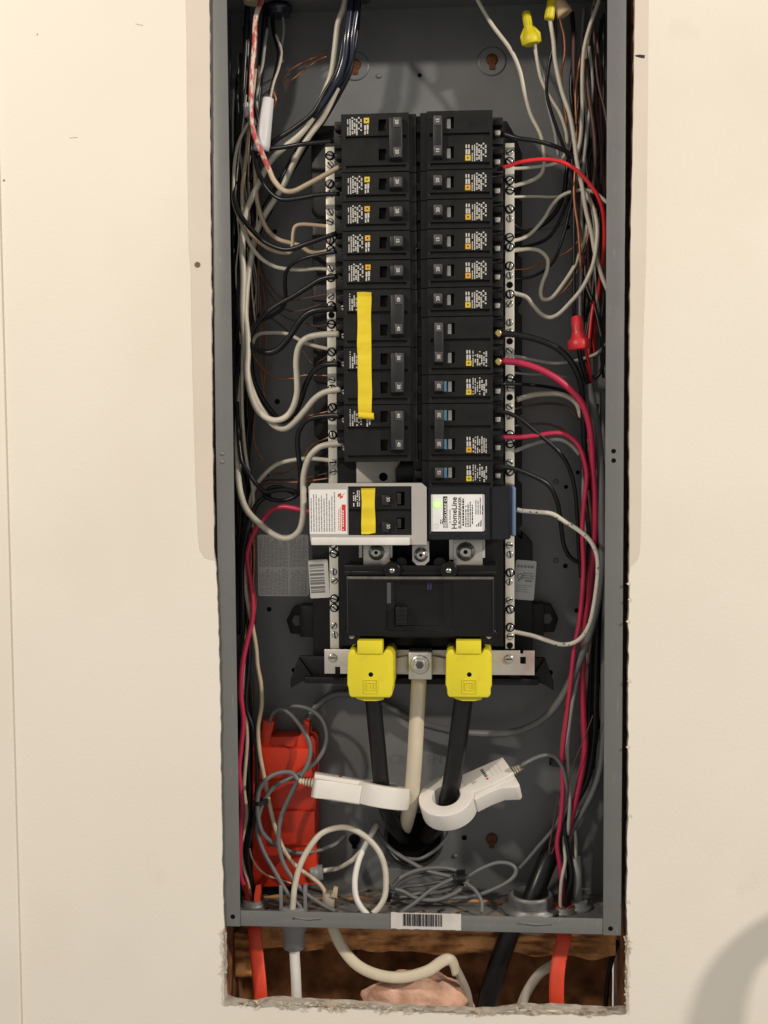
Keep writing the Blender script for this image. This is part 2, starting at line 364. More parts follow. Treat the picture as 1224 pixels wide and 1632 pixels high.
# torn paper and crumbled plaster round the lower opening
def torn(px0, px1, name, amp, up):
    g = G()
    for layer in range(2):
        a = []; b = []; k = 0; x, y = px0
        L = math.hypot(px1[0] - px0[0], px1[1] - px0[1]); nn = int(L / 5); nx_, ny_ = -(px1[1] - px0[1]) / L, (px1[0] - px0[0]) / L
        for k in range(nn + 1):
            t = k / nn; x = px0[0] + (px1[0] - px0[0]) * t; y = px0[1] + (px1[1] - px0[1]) * t
            s = 0.12 + 0.9 * max(0, noise.fractal(Vector((x * 0.035, y * 0.035, layer * 9.1)), 0.8, 2.0, 4) + 0.25) * 1.6; j = random.uniform(0.75, 1.0)
            a.append(P(x - nx_ * up * s * j, y - ny_ * up * s * j, WD)); b.append(P(x + nx_ * amp * s, y + ny_ * amp * s, WD))
        yy = [WD - 0.9 - 0.7 * layer + 1.3 * noise.noise(Vector((k * 0.35, layer * 3, 1))) for k in range(nn + 1)]
        vs = []
        for k in range(nn + 1):
            vs += [(a[k].x, yy[k] - random.uniform(0, 1.2), a[k].z), (b[k].x, min(WD + 0.1, yy[k] + 0.7), b[k].z)]
        g.add(vs, [(2 * k, 2 * k + 1, 2 * k + 3, 2 * k + 2) for k in range(nn)], layer % 2)
    for k in range(int(L / 5.5)):
        t = random.random(); x = px0[0] + (px1[0] - px0[0]) * t; y = px0[1] + (px1[1] - px0[1]) * t
        if noise.noise(Vector((x * 0.02, y * 0.02, 5))) < -0.12: continue
        o = P(x + nx_ * random.uniform(-up, amp), y + ny_ * random.uniform(-up, amp) * 1.3, WD); s1, s2 = random.uniform(0.8, 3.2), random.uniform(0.5, 1.8); th = random.uniform(0, 3.14)
        ex_, ez_ = math.cos(th), math.sin(th); y0 = WD - random.uniform(0.3, 2.4); tl = random.uniform(-1.2, 0.6)
        q = [(o.x + ex_ * s1 * i - ez_ * s2 * j * random.uniform(0.5, 1.2), y0 + tl * i * 0.6, o.z + ez_ * s1 * i + ex_ * s2 * j * random.uniform(0.5, 1.2)) for i, j in ((-1, -1), (1, -0.6), (1.1, 0.7), (-0.8, 1))]
        g.add(q + [(p[0], p[1] + 0.5, p[2]) for p in q], [(0, 1, 2, 3), (7, 6, 5, 4), (0, 4, 5, 1), (1, 5, 6, 2), (2, 6, 7, 3), (3, 7, 4, 0)], random.choice((0, 0, 1)))
    return g.build(name, [PAPER, GYPSUM], wall)
PAPER = spots(mat('torn_paper', (0.60, 0.51, 0.40), 0.9, 0, 0.12, 90, 0.6, 300, 0.1), (0.36, 0.27, 0.18), 60, 0.5, 0.72)
torn((358, 1598), (560, 1605), 'torn_paper', 5, 6)
torn((560, 1605), (790, 1616), 'torn_paper', 3, 4)
torn((790, 1613), (1000, 1614), 'torn_paper', 4, 6)
torn((1000, 1612), (1000, 1490), 'torn_paper', 1.5, 3.5)
torn((357, 1480), (359, 1597), 'torn_paper', 1, 1.5)
for x, y in ((1001, 930), (1003, 955), (1000, 990), (1002, 1085), (1000, 1190), (1003, 1300), (1001, 1437)):
    p = P(x, y, WD); G().add([(p.x - 1.6, WD - 1.2, p.z), (p.x + 0.8, WD - 0.6, p.z + 1.5), (p.x + 2.2, WD - 0.3, p.z - 0.3), (p.x + 0.2, WD - 1.6, p.z - 1.4)], [(0, 1, 2), (0, 2, 3), (0, 3, 1), (1, 3, 2)]).build('paper_shred', PAPER, wall)

# framing and cavity seen below and beside the box
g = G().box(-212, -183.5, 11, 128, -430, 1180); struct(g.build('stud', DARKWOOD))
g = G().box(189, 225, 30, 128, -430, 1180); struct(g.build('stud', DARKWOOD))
def lumpy(x0, x1, z0, z1, y, amp, sc_, seed, step=4.0, edge=6.0):
    nx, nz = int((x1 - x0) / step), int((z1 - z0) / step); vs = []; fs = []
    for i in range(nx + 1):
        for j in range(nz + 1):
            x = x0 + (x1 - x0) * i / nx; z = z0 + (z1 - z0) * j / nz
            h = noise.fractal(Vector((x * sc_, z * sc_, seed)), 1.0, 2.0, 4)
            vs.append((x, y + amp * h, z + (edge * noise.noise(Vector((x * 0.04, seed, 2))) if j in (0, nz) else 0)))
    for i in range(nx):
        for j in range(nz): a = i * (nz + 1) + j; fs.append((a, a + nz + 1, a + nz + 2, a + 1))
    return G().add(vs, fs, 0, True)
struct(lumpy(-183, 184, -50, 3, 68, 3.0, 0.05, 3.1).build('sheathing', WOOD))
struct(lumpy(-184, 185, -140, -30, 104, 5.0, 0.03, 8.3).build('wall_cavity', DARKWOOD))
struct(G().box(-183, -160, 56, 80, -74, -30).build('framing_block', WOOD, bevel=1.5))
# pink insulation tuft
def blob(c, rx, ry, rz, amp, seed, name, m):
    vs = []; fs = []; nu, nv = 72, 44
    for j in range(nv + 1):
        for i in range(nu):
            a = 2 * math.pi * i / nu; b = math.pi * j / nv
            dirv = Vector((math.cos(a) * math.sin(b), math.sin(a) * math.sin(b), math.cos(b)))
            k = 1 + amp * noise.fractal(dirv * 2.2 + Vector((seed, 0, 0)), 1.1, 2.0, 6)
            vs.append((c.x + dirv.x * rx * k, c.y + dirv.y * ry * k, c.z + dirv.z * rz * k))
    for j in range(nv):
        for i in range(nu): i2 = (i + 1) % nu; fs.append((j * nu + i, j * nu + i2, (j + 1) * nu + i2, (j + 1) * nu + i))
    return G().add(vs, fs, 0, True).build(name, m)
o = blob(P(664, 1604, 54), 52, 24, 34, 0.16, 4.0, 'insulation_tuft', PINK)
tag(o, 'tuft of pink fibre insulation bulging in the wall cavity under the tan cable', 'insulation')

# ------------------------------------------------------------------ the grey steel box
HT = 853.0
box = thing('electrical_panel_box', 'grey steel electrical panel box recessed in the cut opening of the wall', 'panel box', (0, 50, 0))
G().box(-180, 180, 95, 96.2, 1, HT).build('back_panel', STEELB, box)
G().box(-181.2, -180, 1.3, 96, 0, HT).build('side_panel', STEELB, box)
G().box(180, 181.2, 1.3, 96, 0, HT).build('side_panel', STEELB, box)
G().box(-179.8, 179.8, 1.3, 94.8, 0.2, 1.6).build('bottom_panel', FLOORM, box)
G().box(-179.8, 179.8, 1.3, 94.8, HT - 1.6, HT - 0.2).build('top_panel', STEELB, box)
G().box(-181, -165, 0, 1.2, 0, HT).build('side_flange', STEEL, box, bevel=0.5)
G().box(165, 181, 0, 1.2, 0, HT).build('side_flange', STEEL, box, bevel=0.5)
# bottom flange, with its two dented slots
zb = 15.0
def slotx(px): return X(px, 1466, 0)
xs = sorted([-164.6, 164.6] + [slotx(v) for v in (466, 512, 823, 879)])
g = G().relief(xs, [0.6, 7.2, 9.4, zb], lambda x, z: None if (7.2 < z < 9.4 and (slotx(466) < x < slotx(512) or slotx(823) < x < slotx(879))) else 0.3, 1.5)
g.build('bottom_flange', STEEL, box, bevel=0.25)
for a, b in ((472, 512), (830, 879)):
    m_ = (slotx(a) + slotx(b)) / 2
    G().add([(slotx(a), 0.0, 9.6), (m_, -1.6, 8.4), (slotx(b), 0.0, 9.4), (slotx(b), 0.6, 10.2), (slotx(a), 0.6, 10.4)], [(0, 1, 2, 3, 4)]).build('slot_tab', STEEL, box)
G().box(-164, 164, 0, 1.2, HT - 16, HT).build('top_flange', STEEL, box)
for px, py, r in ((371, 1461, 2.2), (973, 1480, 2.2), (978, 719, 2.1), (978, 734, 2.1)):
    c = P(px, py, 0); G().lathe((c.x, -0.15, c.z), (0, 1, 0), [(0, r), (0.4, r)], 14).build('screw_hole', VOID, box)
for px, py in ((354.5, 723), (354.5, 736)):
    c = P(px, py, 0); G().lathe((c.x, -0.9, c.z), (0, 1, 0), [(0, 0.5), (0.25, 1.6), (0.9, 2.1)], 14).build('rivet', GALV, box)
for px, py, r in ((669, 120, 2.0), (442, 640, 2.6), (436, 664, 0.01), (429, 971, 2.4), (446, 777, 2.2), (426, 756, 2.0), (468, 1068, 2.2), (877, 1072, 2.6), (902, 776, 2.0), (921, 753, 2.0), (901, 902, 2.3), (919, 973, 2.2), (740, 1335, 2.6), (438, 369, 2.2), (606, 122, 1.2), (601, 1432, 2), (905, 362, 2.2)):
    if r > 0.1:
        c = P(px, py, 95); G().lathe((c.x, 94.7, c.z), (0, 1, 0), [(0, r), (0.5, r)], 14).build('bolt_hole', VOID, box)
for px, py in ((886, 768), (886, 893), (725, 1364), (604, 121)):
    c = P(px, py, 95); G().lathe((c.x, 93.4, c.z), (0, 1, 0), [(0, 0.5), (0.3, 2.0), (1.6, 2.6)], 14).build('dimple', STEEL, box)
for px, py, tail in ((784, 96, 1), (566, 104, 1), (784, 1336, -1), (565, 1337, -1)):
    c = P(px, py, 95)
    if tail > 0:
        G().lathe((c.x, 93.6, c.z - 1), (0, 1, 0), [(0, 12.2), (0.4, 13.0), (2.1, 14.5)], 24).build('keyhole_boss', STEELB, box)
    k = G().lathe((c.x, 91.6, c.z), (0, 1, 0), [(0, 1.5), (0.6, 4.6), (1.4, 5.6)], 16)
    k.box(c.x - 2.4, c.x + 2.4, 92.2, 93, c.z - 9, c.z); k.build('rusty_fastener', RUST if px != 565 else VOID, box)
# conduit opening of the service cables in the back
hc = P(660, 1335, 95)
g = G().lathe((hc.x, 94.2, hc.z), (0, 1, 0), [(0, 26), (0.6, 26)], 40); g.build('conduit_opening', VOID, box)
ring = [(hc.x + 27.5 * math.cos(a), 92.5, hc.z + 27.5 * math.sin(a)) for a in [2 * math.pi * k / 48 for k in range(49)]]
G().tube(ring, 2.0, 8).build('conduit_rim', mat('conduit_rim', (0.05, 0.05, 0.05), 0.4, 0.3), box)
# faint stamped letters
for s, px in (('CIN', 620), ('EN', 680)):
    c = P(px, 1216, 95); text(s, 13, (c.x, 94.6, c.z), (1, 0, 0), (0, 0, 1), STEELB, box, 'stamped_lettering')
# paper stickers on the back
def sticker(px0, py0, px1, py1, d, name, m, label=None, rot=0.0, cut=3.0):
    x0, x1, z0, z1 = rect(px0, py0, px1, py1, d)
    cx, cz = (x0 + x1) / 2, (z0 + z1) / 2
    poly = [(x0 + cut, z0), (x1 - cut, z0), (x1, z0 + cut), (x1, z1 - cut), (x1 - cut, z1), (x0 + cut, z1), (x0, z1 - cut), (x0, z0 + cut)]
    o = G().prism(poly, d - 0.25, d).build(name, m, box, origin=(cx, d, cz))
    if label: o['label'] = label
    o.rotation_euler.y = rot
    return o, x0, x1, z0, z1
s1, x0, x1, z0, z1 = sticker(411, 852, 492, 950, 94.8, 'notice_sticker', GREYLABEL, 'grey notice sticker of fine print', 0, 1.5)
g = G(); zm = z0 + (z1 - z0) * 0.46; xm = x0 + (x1 - x0) * 0.62
for a, b, c, d in ((x0 + 1.5, xm - 1, z0 + 1.5, zm - 1), (xm + 1, x1 - 1.5, z0 + 1.5, zm - 1), (x0 + 1.5, xm - 1, zm + 1, z1 - 1.5), (xm + 1, x1 - 1.5, zm + 1, z1 - 1.5)):
    dashes(g, a, b, c, d, 94.4, True, 1.3, 0.34, 0.8, 4.0, 0.8)
g.build('print', GREYINK, s1)
s2, x0, x1, z0, z1 = sticker(493, 892, 524, 953, 62, 'barcode_sticker', GREYLABEL, 'narrow grey barcode sticker', -0.05, 1.0)
g = G(); z = z0 + 5
while z < z1 - 4:
    h = random.choice((0.7, 0.9, 1.6, 2.4)); g.add([(x0 + 0.8, 61.6, z), (x1 - 4, 61.6, z), (x1 - 4, 61.6, z + h), (x0 + 0.8, 61.6, z + h)], [(0, 1, 2, 3)]); z += h + random.choice((0.6, 0.9, 1.5))
b_ = g.build('bars', GREYINK, s2); b_.rotation_euler.y = 0
s3, x0, x1, z0, z1 = sticker(820, 893, 853, 956, 62, 'rating_sticker', mat('dim_label', (0.46, 0.46, 0.45), 0.55), 'grey rating sticker with a round mark', 0.075, 1.2)
g = G(); w = x1 - x0; h = z1 - z0
for k in range(5): g.add([(x0 + 1.2 + w * 0.17 * k, 61.6, z1 - 7), (x0 + 1.2 + w * 0.17 * k + 2.6, 61.6, z1 - 7), (x0 + 1.2 + w * 0.17 * k + 2.6, 61.6, z1 - 4.6), (x0 + 1.2 + w * 0.17 * k, 61.6, z1 - 4.6)], [(0, 1, 2, 3)])
dashes(g, x0 + w * 0.42, x1 - 1.5, z1 - 17, z1 - 10, 61.6, False, 2.2, 0.4, 3, 7)
dashes(g, x0 + w * 0.5, x1 - 2, z1 - 20, z1 - 18, 61.6, False, 2.2, 0.7, 3, 7)
dashes(g, x0 + 2, x1 - 2, z1 - 30, z1 - 22, 61.6, False, 2.0, 0.25, 2, 6)
cxx, czz = x0 + w * 0.27, z1 - 15.5
rr = [(cxx + 2.6 * math.cos(a), 61.6, czz + 2.6 * math.sin(a)) for a in [2 * math.pi * k / 20 for k in range(21)]]; g.tube(rr, 0.35, 4)
g.tube([(cxx - 1.6, 61.6, czz - 5), (cxx + 3.4, 61.6, czz + 4)], 0.3, 4)
g.build('print', GREYINK, s3)
# crumpled barcode label on the bottom flange
x0, x1, z0, z1 = rect(623, 1455, 735, 1481, 0)
vs = []; fs = []; nn = 40
for k in range(nn + 1):
    x = x0 + (x1 - x0) * k / nn; w = noise.noise(Vector((k * 0.3, 1, 4))) * 0.9
    vs += [(x, -0.5 + 0.3 * w, z1 + 0.5 * w), (x, -0.4 - abs(w) * 0.8, z0 + w * 0.9)]
fs = [(2 * k, 2 * k + 1, 2 * k + 3, 2 * k + 2) for k in range(nn)]
lab = G().add(vs, fs, 0, True).build('barcode_label', mat('crumpled_label', (0.56, 0.52, 0.49), 0.6, 0, 0.1, 60), box); lab['label'] = 'crumpled pale barcode label stuck over the bottom flange'
g = G(); x = x0 + 11.5
for h in (2.0, 1.2, 1.6, 0.8, 1.6, 1.0, 2.4, 1.4, 2.0, 0.9, 1.3, 1.2, 1.5, 0.9, 1.2):
    g.add([(x, -1.15, z0 + 3.2), (x + h, -1.15, z0 + 3.2), (x + h, -1.15, z1 - 0.8), (x, -1.15, z1 - 0.8)], [(0, 1, 2, 3)]); x += h + random.choice((0.7, 0.9, 1.2))
g.build('bars', INK, lab)

# ------------------------------------------------------------------ black interior tray with bus plates
tray = thing('breaker_tray', 'black plastic breaker tray with metal bus plates bolted to the box back', 'breaker tray', (0, 90, 150))
x0, x1, z0, z1 = rect(500, 196, 832, 1078, 62)
g = G()
zc = Z(660, 855, 62)
poly = [(x0 + 8, z1), (x1 - 14, z1), (x1 - 6, z1 - 14)]
zz = z1 - 30
while zz > zc + 30:
    poly += [(x1, zz), (x1, zz - 30), (x1 - 4, zz - 33), (x1 - 4, zz - 40), (x1, zz - 43)]; zz -= 52
xr = X(849, 900, 62)
poly += [(x1, zc + 4), (xr, zc - 6), (xr, z0), (x0 - 3, z0), (x0 - 3, zc), (x0, zc + 5)]
zz = zc + 30
while zz < z1 - 60:
    poly += [(x0, zz), (x0 + 4, zz + 3), (x0 + 4, zz + 10), (x0, zz + 13)]; zz += 52
poly += [(x0, z1 - 14)]
g.prism(poly, 62.5, 90); g.build('tray', PLASTIC, tray, bevel=0.8)
# raised centre rib and lug well
x0, x1, z0, z1 = rect(537, 190, 802, 1030, 40); G().box(x0, x1, 40, 62, z0, z1).build('tray_well', PLASTIC, tray, bevel=1.0)
# mounting ears
for px, py, sgn in ((478, 988, -1), (868, 985, 1)):
    c = P(px, py, 80)
    e = G().box(c.x - sgn * 18, c.x - sgn * 1, 70, 92, c.z - 15, c.z + 15)
    e.prism([(c.x + sgn * q[0], c.z + q[1]) for q in ((-6, -14), (9, -13), (13, 0), (6, 13), (-6, 14))], 78, 92)
    ear = e.build('mounting_ear', PLASTIC, tray, bevel=0.8)
    k = G().lathe((c.x + sgn * 2, 74, c.z), (0, 1, 0), [(0, 5), (0.6, 6), (4, 6)], 6, smooth=False); k.build('hex_bolt', mat('dark_bolt', (0.05, 0.05, 0.05), 0.35, 0.5), ear)
# bottom foot bracket
x0, x1, z0, z1 = rect(478, 1046, 868, 1080, 58)
g = G().box(x0, x1, 54, 60, z0, z1)
for s, xx in ((-1, x0), (1, x1)):
    g.prism([(xx, z1), (xx + s * 8, z1 - 22), (xx + s * 8, z1 - 30), (xx - s * 2, z1 - 24), (xx - s * 14, z0)], 50, 58)
g.box(x0 + 6, x1 - 6, 46, 54, z0 - 4, z0 + 2); g.build('foot_bracket', PLASTIC, tray, bevel=0.7)
# filler plate where a breaker is missing, and bus lugs above the main breaker
x0, x1, z0, z1 = rect(568, 724, 640, 780, 28)
o = G().prism([(x0, z0), (x1 - 4, z0), (x1 - 4, z0 + 8), (x1 - 1, z1 - 6), (x1 - 1, z1), (x0, z1)], 28, 30).build('bus_plate', PALE, tray, bevel=0.3)
c = P(611, 760, 28); G().lathe((c.x, 27.7, c.z), (0, 1, 0), [(0, 4.0), (0.4, 4.0)], 18).build('bus_hole', VOID, o)
x0, x1, z0, z1 = rect(630, 730, 672, 772, 22)
G().prism([(x0, z0), (x1, z0), (x1, z1), (x0 + 14, z1), (x0 + 5, z1 - 3), (x0, z1 - 10)], 22, 40).build('bus_cover', GLOSSY, tray, bevel=0.8)
c = P(664, 757, 20); G().box(c.x - 2.5, c.x + 2.5, 19, 22, c.z - 4, c.z + 4).build('clip', SCREW, tray, bevel=0.3)
def bus_lug(px0, py0, px1, py1, d, sx, sy, hexr, chamf):
    x0, x1, z0, z1 = rect(px0, py0, px1, py1, d)
    poly = [(x0 + chamf, z0), (x1 - chamf, z0), (x1, z0 + chamf), (x1, z1), (x0, z1), (x0, z0 + chamf)]
    o = G().prism(poly, d, d + 2.5).build('bus_lug', PLATE, tray, bevel=0.4)
    c = P(sx, sy, d)
    k = G().lathe((c.x, d - 5, c.z), (0, 1, 0), [(0, hexr * 0.35), (0, hexr * 0.8), (2, hexr), (3.4, hexr), (3.4, hexr * 1.4), (5, hexr * 1.45)], 18)
    k.lathe((c.x, d - 5.2, c.z), (0, 1, 0), [(0, hexr * 0.34), (0.3, hexr * 0.36)], 6, mi=1, smooth=False)
    k.build('bolt', [SCREW, VOID], o)
    return o
bus_lug(579, 862, 621, 903, 14, 600, 880, 5.2, 0.3)
bus_lug(657, 862, 684, 901, 6, 671, 884, 4.6, 4.0)
bus_lug(723, 858, 769, 903, 14, 742, 879, 6.0, 0.3)
for a, b in ((572, 577), (768, 773), (620, 625)):
    x0, x1, z0, z1 = rect(a, 860, b, 889, 16); G().box(x0, x1, 17, 30, z0, z1).build('bus_edge', PALE if a != 620 else PLATE, tray)
x0, x1, z0, z1 = rect(716, 858, 728, 892, 16); G().box(x0, x1, 17, 24, z0, z1).build('bus_edge', PLATE, tray)

# ------------------------------------------------------------------ neutral bars with their screws
screw_me = None
def screw_mesh():
    g = G().lathe((0, -1.6, 0), (0, 1, 0), [(0, 2.4), (0.5, 3.2), (1.6, 3.3)], 14)
    g.box(-3.3, 3.3, -1.75, -1.2, -0.6, 0.6, 1)
    g.lathe((0, -0.12, 0), (0, 1, 0), [(0, 4.25), (0.3, 4.25)], 16, 1)
    return g.mesh('screw', (0, 0, 0), [SCREW, VOID])
screw_me = screw_mesh()
def neutral_bar(pxt, pxb, yt, yb, label, dark):
    d = 42
    a, b = P(pxt, yt, d), P(pxb, yb, d); xm = (a.x + b.x) / 2; hw = 4.1
    bar = thing('neutral_bar', label, 'terminal bar', (xm, d + 4, b.z), 'terminal bars')
    z = a.z; k = 0
    xs = [xm - hw, xm + hw]; zs = sorted([b.z, a.z] + [b.z + v for v in range(8, int(a.z - b.z) - 4, 9)])
    g = G().relief(xs, zs, lambda x, z: d, d + 9); g.build('bar', TIN, bar, bevel=0.3)
    z = a.z - 8; k = 0
    while z > b.z + 3:
        if k % 3 != 2:
            s = put('screw', screw_me, (xm + random.uniform(-0.4, 0.4), d + random.uniform(-1.0, 0.8), z), bar)
            s.rotation_euler.y = random.uniform(0, 3.14)
        elif random.random() < 0.08:
            put('empty_hole', hole_me, (xm, d, z), bar)
        z -= 8.47; k += 1
    return bar
hole_me = G().lathe((0, -0.2, 0), (0, 1, 0), [(0, 3.0), (0.4, 3.0)], 16).mesh('empty_hole', (0, 0, 0), [VOID])
neutral_bar(527, 532, 234, 1034, 'tinned neutral bar of slotted screws beside the yellow taped breakers', 0)
neutral_bar(813, 812, 228, 1034, 'tinned neutral bar of slotted screws beside the green lit surge breaker', 0)

# cross bracket that joins the bars below, with the big neutral lug
cb = thing('neutral_bracket', 'flat steel bracket joining both neutral bars behind the yellow lug covers', 'bracket', (0, 50, Z(680, 1075, 36)))
d = 36
x0, x1, z0, z1 = rect(517, 1036, 852, 1075, d)
def bx(p): return X(p, 1055, d)
def bz(p): return Z(690, p, d)
xs = [bx(517), bx(534), bx(542), bx(692), bx(700), bx(825), bx(829), bx(834), bx(838), bx(852)]
zs = [bz(1075), bz(1064), bz(1057), bz(1050), bz(1046), bz(1041), bz(1036)]
def cell(x, z):
    if bx(534) < x < bx(542) and z < bz(1064): return None
    if bx(692) < x < bx(700) and bz(1057) < z < bz(1050) + 3: return None
    if bx(829) < x < bx(838) and bz(1057) < z < bz(1046): return None
    if bx(829) < x < bx(834) and z > bz(1041): return None
    return d
G().relief(xs, zs, cell, d + 2.2).build('plate', PLATE, cb, bevel=0.35)
for px, py, r in ((530, 1048, 4.0), (811, 1050, 4.2), (637, 1056, 5.2)):
    c = P(px, py, d); k = G().lathe((c.x, d - 2.2, c.z), (0, 1, 0), [(0, r * 0.5), (0, r * 0.8), (0.8, r), (2.2, r)], 18)
    k.box(c.x - r * 0.7, c.x + r * 0.7, d - 2.35, d - 1.8, c.z - 0.5, c.z + 0.5, 1); k.build('bolt', [SCREW, VOID], cb)
for a, b in ((622, 650), (689, 712)):
    x0, x1, z0, z1 = rect(a, 1040, b, 1072, d - 4)
    hi, lo = (2, -5) if a > 650 else (-5, 2)
    G().prism([(x0, z0), (x1, z0), (x1, z1 + (-3 if a < 650 else -6)), (x0, z1 + (-6 if a < 650 else -3))], d - 5, d - 1).build('side_wing', PLATE, cb, bevel=0.3)
x0, x1, z0, z1 = rect(651, 1040, 688, 1083, 12)
lug = G().box(x0, x1, 12, 36, z0, z1).build('neutral_lug', mat('aluminium', (0.55, 0.54, 0.50), 0.42, 0.7, 0.08, 60, 0.15, 300), cb, bevel=0.8)
c = P(669, 1059, 12)
k = G().lathe((c.x, 10.5, c.z), (0, 1, 0), [(0, 6.0), (0, 8.0), (1.5, 8.8)], 28); k.lathe((c.x, 9.2, c.z), (0, 1, 0), [(0, 5.4), (0.4, 5.8), (2.2, 5.9)], 24)
k.lathe((c.x, 9.0, c.z), (0, 1, 0), [(0, 3.8), (0.35, 3.8)], 6, mi=1, smooth=False); k.build('set_screw', [SCREW, mat('hex_socket', (0.10, 0.10, 0.09), 0.4, 0.6)], lug)

# ------------------------------------------------------------------ branch breakers
FD = -8.0
PITCH = 25.2
ZTOP = Z(603, 180.0, FD)                # upper edge of the first row beside the taped breakers
def lx(p): return X(p, 450, FD)
ZTOPR = Z(735, 175.5, FD)
def body_relief(col_left, poles):
    g = G()
    if col_left: e = [lx(v) for v in (528, 546, 552, 605, 617, 648, 653, 664)]
    else: e = [lx(v) for v in (670, 681, 686, 712, 724, 781, 785, 803)]
    zs = []
    for k in range(poles):
        b = k * PITCH
        zs += [b + 0.25, b + 3.2, b + 5.8, b + 10.0, b + 19.6, b + (PITCH if k < poles - 1 else PITCH - 0.25)]
    zs = sorted(set(round(z, 4) for z in zs)); zs2 = [zs[0]]
    for z in zs[1:]:
        if z - zs2[-1] > 0.3: zs2.append(z)
    def depth(x, z):
        zz = z % PITCH
        if col_left:
            if x < e[1]: return 24 if 4 < zz < 20 else 28
            if x > e[6]: return -2.5
            if e[3] < x < e[4] and 10 < zz < 19.6: return 1
            if e[2] < x < e[5] and 3.2 < zz < 5.8: return FD + 2.6
        else:
            if x > e[6]: return 24 if 4 < zz < 20 else 28
            if x < e[1]: return -2.5
            if e[3] < x < e[4] and 10 < zz < 19.6: return 1
            if e[2] < x < e[5] and 3.2 < zz < 5.8: return FD + 2.6
        return FD
    return g.relief(e, zs2, depth, 40)
def add_label(parent, x0, zc_, left, amber, seed):
    """printed rating: a small square emblem and blocks of white print"""
    st = random.getstate(); random.seed(seed)
    y = FD - 0.12; g = G(); q = 4.6
    sx = x0; sz = zc_ + (2.2 if left else -7.0)
    g.box(sx, sx + q, y - 0.05, y + 0.1, sz, sz + q, 0); g.box(sx + 1.6, sx + 3.0, y - 0.1, y, sz + 1.6, sz + 3.0, 2)
    em = g.build('emblem', [ORANGEINK if amber else YELINK, PALEINK, INK], parent)
    g = G()
    bx0, bx1 = (sx - 14.5, sx - 1.2) if left else (sx + 5.6, sx + 18.8)
    for k in range(7):
        xa = bx0 + (bx1 - bx0) * k / 7; wd = random.choice((0.9, 1.1, 1.35)); z = zc_ - 7.6 + random.choice((0, 0, 0.8, 3.4)); ze = zc_ + 7.0 - random.choice((0, 0.5, 1.5, 4.5))
        while z < ze:
            h = random.uniform(0.7, 1.5)
            if random.random() > 0.14: g.add([(xa, y, z), (xa + wd, y, z), (xa + wd, y, z + h), (xa, y, z + h)], [(0, 1, 2, 3)])
            z += h + 0.28 + (0.9 if random.random() < 0.18 else 0)
    for r in range(2):
        xa = sx + 0.3 + r * 2.2; za = (sz - 5.2 - random.uniform(0, 3)) if left else (sz + q + 0.6)
        g.add([(xa, y, za), (xa + 1.6, y, za), (xa + 1.6, y, za + 4.4), (xa, y, za + 4.4)], [(0, 1, 2, 3)])
        za += -3.6 if left else 5.4
        g.add([(xa, y, za), (xa + 1.2, y, za), (xa + 1.2, y, za + 3.0), (xa, y, za + 3.0)], [(0, 1, 2, 3)])
    g.build('print', PALEINK, em)
    random.setstate(st)
def breaker(left, poles, amber=False, seed=1, handle_m=None):
    xm = lx(600) if left else lx(735); z0 = 0.0
    t = put('breaker', None, (xm, 40, 0))
    body_relief(left, poles).build('body', BREAK, t, bevel=0.35, seg=1)
    ha, hb = (621, 644) if left else (690, 707)
    hz0, hz1 = 9.8, (poles - 1) * PITCH + 20.2
    g = G(); x0, x1 = lx(ha), lx(hb); y0, y1 = FD - 6.5, FD + 0.5
    a = 0.8
    g.add([(x0 + a, y0, hz0 + a), (x1 - a, y0, hz0 + a), (x1 - a, y0, hz1 - a), (x0 + a, y0, hz1 - a), (x0, y1, hz0 - 1.5), (x1, y1, hz0 - 1.5), (x1, y1, hz1), (x0, y1, hz1)],
          [(0, 1, 2, 3), (4, 0, 3, 7), (1, 5, 6, 2), (3, 2, 6, 7), (4, 5, 1, 0), (4, 7, 6, 5)])
    h = g.build('handle', handle_m or HANDLE, t, bevel=0.5)
    for k in range(poles):
        zc_ = k * PITCH + 15.2; xc = (x0 + x1) / 2 + (1.4 if left else 0)
        c = G().box(xc - 3.2, xc + 3.2, y0 - 0.7, y0 + 0.3, zc_ - 4.2, zc_ + 4.2).build('rating_cap', CAPG, h, bevel=0.35)
        # flag inside the window
        if left: G().box(lx(613), lx(616.5), -1.5, 1.0, k * PITCH + 10.6, k * PITCH + 19.0).build('window_flag', BREAK, t)
        else: G().box(lx(713), lx(718.5), -4.0, 1.0, k * PITCH + 10.4, k * PITCH + 19.2).build('window_flag', SCREW, t)
        # terminal
        if left:
            s = G().lathe((lx(542), 20, k * PITCH + 12.5), (0, 1, 0), [(0, 2.2), (0.6, 3.0), (4, 3.0)], 12); s.box(lx(542) - 2.6, lx(542) + 2.6, 19.8, 20.4, k * PITCH + 12, k * PITCH + 13, 1)
            s.build('terminal_screw', [SCREW if poles == 2 and seed > 1 else mat('dark_screw', (0.03, 0.03, 0.03), 0.4), VOID], t)
            G().box(lx(531), lx(545), 14, 24, k * PITCH + 17, k * PITCH + 22).build('terminal_barrier', PLASTIC, t, bevel=0.6)
        else:
            G().box(lx(789), lx(798), 16, 24, k * PITCH + 9, k * PITCH + 13.5).build('terminal_clip', SCREW, t, bevel=0.5)
            G().box(lx(787), lx(802), 12, 24, k * PITCH + 17, k * PITCH + 22).build('terminal_barrier', PLASTIC, t, bevel=0.6)
    if left: add_label(t, lx(582), (poles - 1) * PITCH + 14.5, True, amber, seed)
    else: add_label(t, lx(742), 14.5, False, amber, seed)
    return t
TXT = {}
